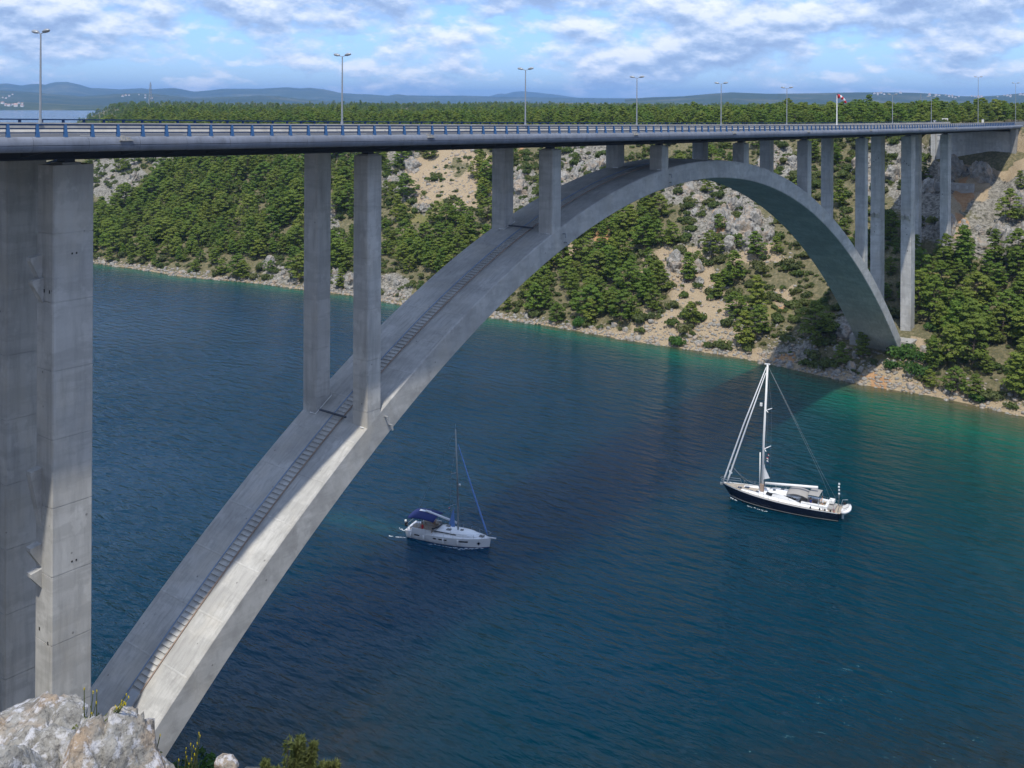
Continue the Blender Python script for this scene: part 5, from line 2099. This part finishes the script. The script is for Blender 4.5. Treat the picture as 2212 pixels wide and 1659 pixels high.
BX(by_, 'aft_sunbed', M_GREYC, -8.7, -7.5, -1.1, 1.1, 1.48, 1.72)
BX(by_, 'aft_locker', M_GEL, -7.6, -7.2, -1.4, 1.4, 1.45, 1.95)
for y in (-1.3, -0.6):
    BX(by_, 'life_raft', M_WHITE, -8.3, -7.5, y - 0.25, y + 0.25, 1.95, 2.4)
for x, y in ((-6.6, 1.95), (-7.4, 1.9), (-8.2, 1.8), (-5.2, 2.05)):
    MB().tube([(x, y, 1.55), (x, y, 1.8)], [0.14, 0.11], 8).build('winch', M_BLACK, by_)
mx = 3.0
T(by_, 'mast', M_WHITE, [(mx, 0, 1.85), (mx - 0.25, 0, 11), (mx - 0.8, 0, 22.7)], [0.20, 0.185, 0.15], 10)
BX(by_, 'masthead_plate', M_WHITE, mx - 1.2, mx - 0.3, -0.12, 0.12, 22.7, 22.86)
T(by_, 'spinnaker_pole', M_WHITE, [(mx + 0.42, 0, 2.1), (mx + 0.35, 0, 8.2)], 0.09, 8)
mb = MB()
mb.add([(mx - 0.25, 0.02, 6.8), (mx - 0.25, 0.02, 3.9), (mx - 1.25, 0.05, 4.3), (mx - 0.6, 0.02, 5.6)], [(0, 1, 2, 3)])
mb.build('mainsail_clew', M_SAIL, by_)
T(by_, 'boom', M_WHITE, [(mx - 0.5, 0, 3.35), (-5.9, 0, 4.25)], [0.19, 0.22], 10)
for z, w in ((8.9, 1.5), (15.2, 1.2)):
    for sd in (1, -1):
        T(by_, 'spreader', M_WHITE, [(mx - 0.1 - (z - 2) * 0.036, 0, z), (mx - 0.75 - (z - 2) * 0.036, sd * w, z + 0.12)], 0.075)
for sd in (1, -1):
    T(by_, 'shroud', M_WIRE, [(mx - 0.8, sd * 2.2, 1.75), (mx - 1.0, sd * 1.5, 9.02), (mx - 1.2, sd * 1.2, 15.3), (mx - 0.78, 0, 22.3)], 0.016, 4)
T(by_, 'furled_genoa', M_SAIL, [(9.5, 0, 2.25), (9.2, 0, 3.2), (6.05, 0, 12.5), (mx - 0.55, 0, 22.2)], [0.06, 0.13, 0.12, 0.06], 8)
T(by_, 'furled_staysail', M_SAIL, [(8.9, 0, 2.25), (8.55, 0, 3.2), (5.65, 0, 12.0), (mx - 0.5, 0, 21.3)], [0.06, 0.14, 0.12, 0.06], 8)
mb = MB()
mb.add([(8.5, 0.02, 4.4), (7.9, 0.06, 4.0), (8.45, 0.02, 3.6)], [(0, 1, 2)])
mb.build('genoa_clew', M_SAIL, by_)
sag = [(8.35 + (mx + 0.3 - 8.35) * t, -0.3, 5.3 + (2.7 - 5.3) * t - 0.75 * math.sin(PI * t)) for t in np.linspace(0, 1, 9)]
T(by_, 'jib_sheet', M_WIRE, sag, 0.022, 4)
T(by_, 'inner_stay', M_WIRE, [(8.35, -0.2, 5.2), (5.6, -1.4, 1.95)], 0.02, 4)
for sd in (1, -1):
    T(by_, 'backstay', M_WIRE, [(mx - 0.85, 0, 22.5), (-6.6, sd * 0.5, 6.2), (-8.9, sd * 1.5, 1.6)], 0.020, 4)
T(by_, 'pulpit', M_GALV, [(6.8, 1.35, 2.0), (7.0, 1.3, 2.75), (9.9, 0.25, 2.95), (9.9, -0.25, 2.95), (7.0, -1.3, 2.75), (6.8, -1.35, 2.0)], 0.035, 6)
T(by_, 'pulpit_rail', M_GALV, [(7.0, 1.3, 2.4), (9.8, 0.25, 2.55), (9.8, -0.25, 2.55), (7.0, -1.3, 2.4)], 0.03, 6)
for sd in (1, -1):
    prev = None
    for i in range(10):
        u = 0.05 + 0.78 * i / 9
        p = Vector(h2.pt(u, 1.0, sd, -0.1))
        T(by_, 'stanchion', M_GALV, [p, p + Vector((0, 0, 0.75))], 0.022, 5)
        if prev is not None:
            T(by_, 'lifeline', M_WIRE, [prev + Vector((0, 0, 0.72)), p + Vector((0, 0, 0.72))], 0.012, 4)
        prev = p
T(by_, 'antenna_pole', M_GALV, [(-8.9, -1.3, 1.5), (-8.9, -1.3, 5.2)], 0.05)
for z, yy in ((3.9, -1.3), (4.4, -1.2), (4.8, -1.4), (3.3, -1.35)):
    MB().tube([(-8.9, yy, z), (-8.9, yy, z + 0.22)], [0.17, 0.12], 8).build('antenna_dome', M_WHITE, by_, True)
flag(by_, 'ensign', [M_RED], (-8.6, 1.55, 2.6), (-0.15, 0.1, -0.95), 1.3, 0.42, 1)
flag(by_, 'courtesy_flag', [M_RED, M_WHITE], (mx - 1.3, 1.2, 8.7), (-0.3, 0.5, 0), 0.5, 0.32, 2)
flag(by_, 'signal_flag', [M_RED, M_WHITE], (mx - 0.9, 0.6, 7.9), (-0.5, 0.1, -0.1), 0.45, 0.32, 2)
flag(by_, 'club_flag', [M_WHITE, M_CANV], (mx - 0.9, 0.6, 7.4), (-0.5, 0.1, -0.1), 0.45, 0.5, 2)
BX(by_, 'mast_lamp', M_WHITE, mx + 0.05, mx + 0.4, -0.15, 0.15, 15.8, 16.3)
BX(by_, 'anchor', M_GALV, 9.6, 10.0, -0.15, 0.15, 1.75, 2.1)
BX(by_, 'mast_base_lines', M_RUST, mx - 0.28, mx + 0.28, -0.28, 0.28, 1.95, 3.1)
# rubber dinghy hung across the stern
dg = thing('rubber_dinghy', 'white rubber dinghy with outboard hung behind the stern of the dark yacht', 'dinghy', tuple(by_.matrix_basis @ Vector((-10.35, 0.2, 1.55))), by_.rotation_euler[2] + math.radians(100))
pts = [(-1.5, 0.62, 0.1), (-0.5, 0.70, 0.1), (0.6, 0.62, 0.15), (1.2, 0.38, 0.25), (1.45, 0, 0.32), (1.2, -0.38, 0.25), (0.6, -0.62, 0.15), (-0.5, -0.70, 0.1), (-1.5, -0.62, 0.1)]
T(dg, 'tube', M_GEL, pts, [0.16, 0.25, 0.26, 0.26, 0.25, 0.26, 0.26, 0.25, 0.16], 10)
BX(dg, 'floor', M_GREYC, -1.4, 1.0, -0.5, 0.5, -0.06, 0.02)
BX(dg, 'transom', M_GEL, -1.42, -1.34, -0.5, 0.5, -0.1, 0.4)
BX(dg, 'thwart', M_GEL, -0.2, 0.1, -0.55, 0.55, 0.2, 0.26)
BX(dg, 'outboard_motor', M_BLACK, -1.85, -1.42, -0.18, 0.18, -0.35, 0.75)
dg.rotation_euler[0] = math.radians(32)
for y in (-1.2, 1.2):
    T(by_, 'davit', M_GALV, [(-9.2, y, 1.5), (-9.5, y, 2.6), (-10.3, y, 2.75)], 0.05)
BX(by_, 'stern_fender', M_WHITE, -9.95, -9.7, 0.3, 0.6, 0.3, 0.9)


# --- people aboard
def person(name_label, parent_m, p, face, shirt, sit=True):
    me = bpy.data.meshes.new('person')
    if sit:
        J = [(0, 0, 0.0), (0, 0, 0.25), (0, 0, 0.48), (0.02, 0, 0.60), (0.04, 0, 0.72), (0.04, 0, 0.82),
             (0, 0.10, 0.0), (0.42, 0.12, 0.06), (0.46, 0.12, -0.38), (0.60, 0.12, -0.42),
             (0, -0.10, 0.0), (0.42, -0.12, 0.06), (0.46, -0.12, -0.38), (0.60, -0.12, -0.42),
             (0, 0.20, 0.47), (0.08, 0.25, 0.22), (0.30, 0.20, 0.14), (0.37, 0.18, 0.14), (0, -0.20, 0.47), (0.08, -0.25, 0.22), (0.30, -0.20, 0.14), (0.37, -0.18, 0.14)]
    else:
        J = [(0, 0, 0.0), (0, 0, 0.25), (0, 0, 0.48), (0.02, 0, 0.60), (0.04, 0, 0.72), (0.04, 0, 0.82),
             (0, 0.10, -0.05), (0.03, 0.11, -0.46), (0, 0.11, -0.88), (0.16, 0.12, -0.92),
             (0, -0.10, -0.05), (0.03, -0.11, -0.46), (0, -0.11, -0.88), (0.16, -0.12, -0.92),
             (0, 0.20, 0.47), (0.12, 0.25, 0.20), (0.38, 0.18, 0.22), (0.45, 0.17, 0.23), (0, -0.20, 0.47), (0.12, -0.25, 0.20), (0.38, -0.18, 0.22), (0.45, -0.17, 0.23)]
    E_ = [(0, 1), (1, 2), (2, 3), (3, 4), (4, 5), (0, 6), (6, 7), (7, 8), (8, 9), (0, 10), (10, 11), (11, 12), (12, 13), (2, 14), (14, 15), (15, 16), (16, 17), (2, 18), (18, 19), (19, 20), (20, 21)]
    R_ = [0.14, 0.13, 0.15, 0.06, 0.10, 0.09, 0.10, 0.07, 0.05, 0.04, 0.10, 0.07, 0.05, 0.04, 0.06, 0.045, 0.035, 0.035, 0.06, 0.045, 0.035, 0.035]
    me.from_pydata(J, E_, [])
    me.materials.append(M_SKIN)
    o = obj('person', me)
    o.location = parent_m @ Vector(p)
    o.rotation_euler = (0, 0, face)
    md = o.modifiers.new('skin', 'SKIN')
    for v, r_ in zip(me.skin_vertices[0].data, R_):
        v.radius = (r_, r_)
    me.skin_vertices[0].data[0].use_root = True
    o.modifiers.new('sub', 'SUBSURF').levels = 1
    tag(o, name_label, 'person', 'people aboard the yachts')
    mb = MB()
    rr = []
    for z, a, b in ((-0.08, 0.17, 0.20), (0.1, 0.155, 0.19), (0.3, 0.16, 0.22), (0.47, 0.14, 0.25), (0.54, 0.08, 0.12)):
        rr.append([(a * math.cos(t), b * math.sin(t), z) for t in np.linspace(0, 2 * PI, 12, endpoint=False)])
    mb.loft(rr)
    mb.build('shirt', shirt, o, True)
    mb = MB()
    rr = []
    for z, a in ((0.74, 0.112), (0.82, 0.118), (0.89, 0.08), (0.915, 0.02)):
        rr.append([(0.02 + a * math.cos(t), a * math.sin(t), z) for t in np.linspace(0, 2 * PI, 10, endpoint=False)])
    mb.loft(rr)
    mb.build('hair', M_HAIR, o, True)
    return o


mw = wy_.matrix_basis
mk_ = by_.matrix_basis
rzw, rzb = wy_.rotation_euler[2], by_.rotation_euler[2]
person('person in a red top sitting in the cockpit of the white yacht', mw, (-3.9, -1.45, 1.70), rzw + PI / 2, M_RED)
person('person in a pale top sitting under the bimini of the white yacht', mw, (-3.2, 1.4, 1.66), rzw - PI / 2, M_SAIL)
person('person in a white top standing at the helm of the dark yacht', mk_, (-6.8, 0.75, 2.42), rzb, M_WHITE, False)
person('person in a dark top sitting under the grey canopy of the dark yacht', mk_, (-5.0, 1.0, 1.98), rzb - PI / 2, M_CANV)

# --- foam along the hulls and in the wakes
mb = MB()


def foam_line(p0, p1, w, n, rs, gap=0.35):
    p0, p1 = Vector(p0), Vector(p1)
    d = (p1 - p0).normalized()
    s = Vector((-d.y, d.x, 0))
    for i in range(n):
        if rs.uniform() < gap:
            continue
        t = (i + rs.uniform(0, 0.6)) / n
        c = p0.lerp(p1, t) + s * rs.normal(0, w * 0.5)
        a, b = rs.uniform(0.08, 0.30), rs.uniform(0.02, 0.08)
        k = 7
        ring = [c + d * (a * math.cos(q) * rs.uniform(0.7, 1.2)) + s * (b * math.sin(q) * rs.uniform(0.7, 1.2)) + Vector((0, 0, 0.03)) for q in np.linspace(0, 2 * PI, k, endpoint=False)]
        mb.add(ring, [tuple(range(k))])


rf = np.random.RandomState(3)
foam_line(mw @ Vector((5.6, -0.75, 0)), mw @ Vector((2.4, -2.15, 0)), 0.2, 26, rf, 0.1)
foam_line(mw @ Vector((2.2, -2.2, 0)), mw @ Vector((-2.5, -2.35, 0)), 0.15, 26, rf, 0.45)
foam_line(mw @ Vector((-6.4, -1.9, 0)), mw @ Vector((-9, -2.3, 0)), 0.12, 18, rf, 0.5)
foam_line(mw @ Vector((-6.8, 0.3, 0)), mw @ Vector((-9, 0.6, 0)), 0.5, 16, rf, 0.6)
foam_line(mk_ @ Vector((8.1, 0.5, 0)), mk_ @ Vector((6.8, 1.25, 0)), 0.12, 18, rf, 0.1)
foam_line(mk_ @ Vector((4.8, 2.45, 0)), mk_ @ Vector((1.4, 3.1, 0)), 0.15, 22, rf, 0.25)
fo = mb.build('foam', M_FOAM)
fo['kind'] = 'stuff'

# ------------------------------------------------------------------ far houses and pylons
hm1 = MB()
hm1.box(-6, 6, -4.5, 4.5, -2, 6)
ME_HW = hm1.mesh('house_wall', M_PLASTER)
hm2 = MB()
hm2.add([(-6.5, -5.1, 5.8), (6.5, -5.1, 5.8), (6.5, 5.1, 5.8), (-6.5, 5.1, 5.8), (-6.5, 0, 9), (6.5, 0, 9)], [(0, 1, 5, 4), (2, 3, 4, 5), (0, 4, 3), (1, 2, 5), (0, 3, 2, 1)])
ME_HR = hm2.mesh('house_roof', M_TILE)


def on_strip(H, P, px, py):
    j = int(np.clip(np.searchsorted(P, px), 0, len(P) - 1))
    for i in range(H.shape[0] - 1):
        a, b = project(*H[i, j])[1], project(*H[i + 1, j])[1]
        if (a >= py >= b):
            t = (a - py) / (a - b + 1e-9)
            return H[i, j] * (1 - t) + H[i + 1, j] * t
    return None


rh = np.random.RandomState(21)
spots = []
for x0, x1, y0, y1, n, HH, PP, nm in ((1885, 1960, 202, 206, 7, H3, P3, 'right'), (1975, 2075, 202, 208, 13, H3, P3, 'right'), (2030, 2130, 207, 213, 18, H3, P3, 'right'), (2135, 2210, 204, 211, 8, H3, P3, 'right'),
                                      (2, 48, 224, 232, 12, H5, P5, 'left'), (0, 30, 203, 216, 5, H4, P4, 'left'), (250, 330, 204, 214, 9, H4, P4, 'left'), (540, 640, 228, 235, 14, H5, P5, 'left'), (760, 810, 206, 212, 4, H4, P4, 'left')):
    for _ in range(n):
        g = on_strip(HH, PP, rh.uniform(x0, x1), rh.uniform(y0, y1))
        if g is not None:
            spots.append((g, nm))
for g, nm in spots:
    t = thing('house', 'house', 'house', tuple(g), rh.uniform(0, 3.1))
    sc = rh.uniform(0.8, 1.5)
    t.scale = (sc, sc, sc)
    obj('wall', ME_HW, t)
    obj('roof', ME_HR, t)
    pp = project(*g)
    wh = 'village on the far right hill' if nm == 'right' else 'far hills at left'
    remember(nm, t, 'white house', wh, 'houses of the ' + wh, pp[0], pp[1])


def pylon(px, ytop, D, label):
    top = at_depth(px, ytop, D)
    g = plat_z(top[0], top[1]) - 1
    H = top[2] - g
    t = thing('pylon', label, 'pylon', (top[0], top[1], g), math.radians(40))
    mb = MB()
    w0, w1 = H * 0.075, H * 0.012
    lv = [i / 9 for i in range(10)]

    def c(k, f):
        w = w0 + (w1 - w0) * f ** 0.8
        return (w * (1 if k in (0, 3) else -1), w * (1 if k < 2 else -1), H * f)
    for k in range(4):
        mb.tube([c(k, f) for f in lv], H * 0.0045, 4, 0, False)
        for i in range(9):
            mb.tube([c(k, lv[i]), c((k + 1) % 4, lv[i + 1])], H * 0.0028, 4, 0, False)
            mb.tube([c((k + 1) % 4, lv[i]), c(k, lv[i + 1])], H * 0.0028, 4, 0, False)
    mb.build('lattice_tower', M_GALV, t)
    for f, a in ((0.62, 0.15), (0.76, 0.19), (0.90, 0.13)):
        m2 = MB()
        for sd in (1, -1):
            m2.tube([(0, 0, H * f + H * 0.02), (sd * H * a, 0, H * f)], H * 0.004, 4, 0, False)
            m2.tube([(0, 0, H * f - H * 0.02), (sd * H * a, 0, H * f)], H * 0.004, 4, 0, False)
            m2.tube([(sd * H * a, 0, H * f), (sd * H * a, 0, H * f - H * 0.04)], H * 0.003, 4, 0, False)
        m2.build('cross_arm', M_GALV, t)


pylon(325, 178, 1750, 'lattice power pylon rising above the trees at the far left')
pylon(1989, 203, 2300, 'lattice power pylon in the wood left of the tall lamps at right')
pylon(1826, 215, 2500, 'small distant lattice pylon in the wood just right of the wind sock')

# ------------------------------------------------------------------ rocks, flowers and the bush at the camera's feet
def near_rock(label, px, py, d, rad, seed, tilt=0.0, sub=6):
    bm = bmesh.new()
    bmesh.ops.create_icosphere(bm, subdivisions=sub, radius=1.0)
    co = np.array([v.co[:] for v in bm.verts])
    rs = np.random.RandomState(seed)
    pl = rs.normal(size=(9, 3))
    pl /= np.linalg.norm(pl, axis=1, keepdims=True)
    for n, dd in zip(pl, rs.uniform(0.6, 0.92, 9)):
        t = co @ n
        co = co - np.where(t > dd, t - dd, 0)[:, None] * n[None, :] * 0.8
    o = seed * 3.7
    x, y, z = co[:, 0] * rad[0], co[:, 1] * rad[1], co[:, 2] * rad[2]
    cl = ridged(x * 3.0 + o, y * 3.0, z * 1.1, 2)
    disp = 0.10 * fbm(x * 3.2 + o, y * 3.2, z * 3.2, 4) + 0.055 * (ridged(x * 8 + o, y * 8, z * 8, 4) - 0.6) - 0.16 * np.clip(cl - 0.86, 0, 1) / 0.14 \
        + 0.035 * (ridged(x * 20 + o, y * 20, z * 14, 4, 0.65) - 0.6) - 0.07 * np.clip(ridged(x * 5.5 + o, y * 5.5, z * 2.0, 2) - 0.88, 0, 1) / 0.12
    nrm = co / np.linalg.norm(co, axis=1, keepdims=True)
    P = np.stack([x, y, z], 1) + nrm * disp[:, None]
    for v, c in zip(bm.verts, P):
        v.co = c
    me = bpy.data.meshes.new('foreground_rock')
    bm.to_mesh(me)
    bm.free()
    me.materials.append(M_LICH)
    for p in me.polygons:
        p.use_smooth = True
    c = at_depth(px, py, d)
    ob = obj('foreground_rock', me, None, tuple(c), (tilt, 0, YAW - PI / 2))
    return tag(ob, label, 'rock')


near_rock('big orange-stained limestone rock at the lower left corner, below the wide pier', 75, 1800, 4.3, (0.46, 0.42, 0.60), 5, 0.1)
near_rock('grey pitted limestone rock with dark clefts, right of the orange-stained rock', 222, 1808, 3.9, (0.245, 0.34, 0.44), 8, -0.1)
near_rock('low bluish grey limestone rock in the very bottom left corner', 30, 1790, 3.45, (0.20, 0.22, 0.28), 12)
near_rock('small broken limestone ledge right of the grey pitted rock at the bottom', 318, 1800, 4.0, (0.11, 0.25, 0.26), 15, 0.0, 5)
near_rock('small white stone among yellow flowers at the bottom edge', 492, 1652, 6.0, (0.045, 0.03, 0.022), 19, 0.4, 4)


def flowers(label, base, heads, seed):
    rs = np.random.RandomState(seed)
    b = at_depth(*base)
    t = thing('flowering_plant', label, 'plant', tuple(b), 0, 'yellow wildflowers between the rocks')
    mb = MB()
    for hx, hy, d in heads:
        q = at_depth(hx, hy, d) - b
        mid = (q[0] * 0.55 + rs.normal(0, 0.015), q[1] * 0.55 + rs.normal(0, 0.015), q[2] * 0.5)
        mb.tube([(0, 0, 0), mid, tuple(q)], [0.0035, 0.0028, 0.0018], 5, 0, False)
        fl = MB()
        for k in range(5):
            a = 2 * PI * k / 5 + rs.uniform(0, 0.5)
            r = rs.uniform(0.004, 0.007)
            ca, sa = math.cos(a), math.sin(a)
            u = Vector((0.6 * ca, 0.6 * ca * 0.2 + 0.2 * sa, sa))
            w = Vector((-0.6 * sa, 0.1, ca))
            c = Vector(q)
            fl.add([c, c + u * r * 0.7 + w * r * 0.5, c + u * r * 1.3, c + u * r * 0.7 - w * r * 0.5], [(0, 1, 2, 3)])
        fl.build('flower', M_YEL, t)
    for k in range(8):
        a = rs.uniform(0, 6.28)
        z = rs.uniform(0.02, 0.14)
        p = Vector((0.02 * math.cos(a), 0.02 * math.sin(a), z))
        mb.add([p, p + Vector((0.012 * math.cos(a), 0.012 * math.sin(a), 0.012)), p + Vector((0.022 * math.cos(a + 0.2), 0.022 * math.sin(a + 0.2), 0.0))], [(0, 1, 2)])
    mb.build('stem', M_STEM, t)


flowers('tall thin yellow-flowered stems in front of the wide pier above the rock', (176, 1640, 4.2), [(209, 1492, 4.1), (201, 1495, 4.1), (182, 1488, 4.1), (181, 1530, 4.15), (208, 1518, 4.1), (198, 1541, 4.1)], 1)
flowers('yellow-flowered sprig hanging across the foot of the arch stair', (200, 1590, 4.1), [(262, 1522, 4.0), (266, 1524, 4.0), (259, 1527, 4.0), (252, 1529, 4.0), (256, 1533, 4.02), (245, 1533, 4.05), (240, 1537, 4.05), (268, 1517, 4.0), (271, 1520, 4.0), (249, 1526, 4.05), (273, 1500, 4.0), (278, 1507, 4.0), (263, 1515, 4.0)], 2)
flowers('yellow-flowered stems at the right end of the limestone ledge', (330, 1690, 4.3), [(312, 1612, 4.2), (310, 1617, 4.2), (334, 1587, 4.2), (346, 1588, 4.2), (302, 1592, 4.2), (344, 1641, 4.2), (350, 1648, 4.2), (318, 1640, 4.2)], 3)
flowers('yellow-flowered clump at the bottom edge right of the arch foot', (408, 1720, 5.0), [(402, 1617, 4.9), (412, 1608, 4.9), (418, 1613, 4.9), (422, 1618, 4.9), (401, 1625, 4.9), (403, 1635, 4.9), (414, 1640, 4.9), (408, 1650, 4.9), (420, 1630, 4.9), (430, 1584, 4.9), (432, 1590, 4.9), (386, 1642, 4.9), (426, 1606, 4.9)], 4)


def needle_bush(label, px, py_top, d, width, depth_h, seed):
    rs = np.random.RandomState(seed)
    top = at_depth(px, py_top, d)
    t = thing('young_pine', label, 'bush', (top[0], top[1], top[2] - depth_h))
    tr = MB()
    cs, ns = [], []
    lead = [(0, 0, 0, 1.0)] + [(rs.uniform(-1, 1) * width, rs.uniform(-0.5, 0.5) * width, -rs.uniform(0.03, 0.42), rs.uniform(0.5, 0.9)) for _ in range(22)]
    for lx, ly, lz, s in lead:
        tip = Vector((lx, ly, depth_h + lz))
        root = Vector((lx * 0.6, ly * 0.6, depth_h + lz - 0.62 * s)) if (lx or ly) else Vector((0, 0, 0))
        tr.tube([root, tip], [0.018, 0.004], 4, 0, False)
        n = int(1500 * s)
        u = rs.uniform(0.1, 1.0, n)
        ax = np.array(root)[None, :] * (1 - u[:, None]) + np.array(tip)[None, :] * u[:, None]
        r = (0.025 + 0.09 * (1 - u)) * s
        a = rs.uniform(0, 6.28, n)
        off = np.stack([np.cos(a) * r, np.sin(a) * r, r * 0.4], 1)
        cs.append(ax + off)
        ns.append(np.stack([-np.sin(a), np.cos(a), rs.normal(0, 0.5, n)], 1) + rs.normal(0, 0.3, (n, 3)))
    for lx, ly, lz, s in lead[1:]:
        tr.tube([(0, 0, depth_h * 0.3), (lx * 0.6, ly * 0.6, depth_h + lz - 0.6 * s)], [0.02, 0.008], 4, 0, False)
    tr.build('stem', M_BARK, t)
    co, q = leaf_quads(np.concatenate(cs), np.concatenate(ns), 0.011, rs, 5.5)
    obj('foliage', raw_mesh('needle_foliage', co, q, M_SHRUB), t)


needle_bush('feathery young pine tip poking up at the bottom edge right of the arch foot', 622, 1598, 8.0, 0.27, 3.2, 6)
needle_bush('second feathery pine tip at the bottom edge, lower and further right', 672, 1636, 8.3, 0.22, 2.8, 9)

write_labels()
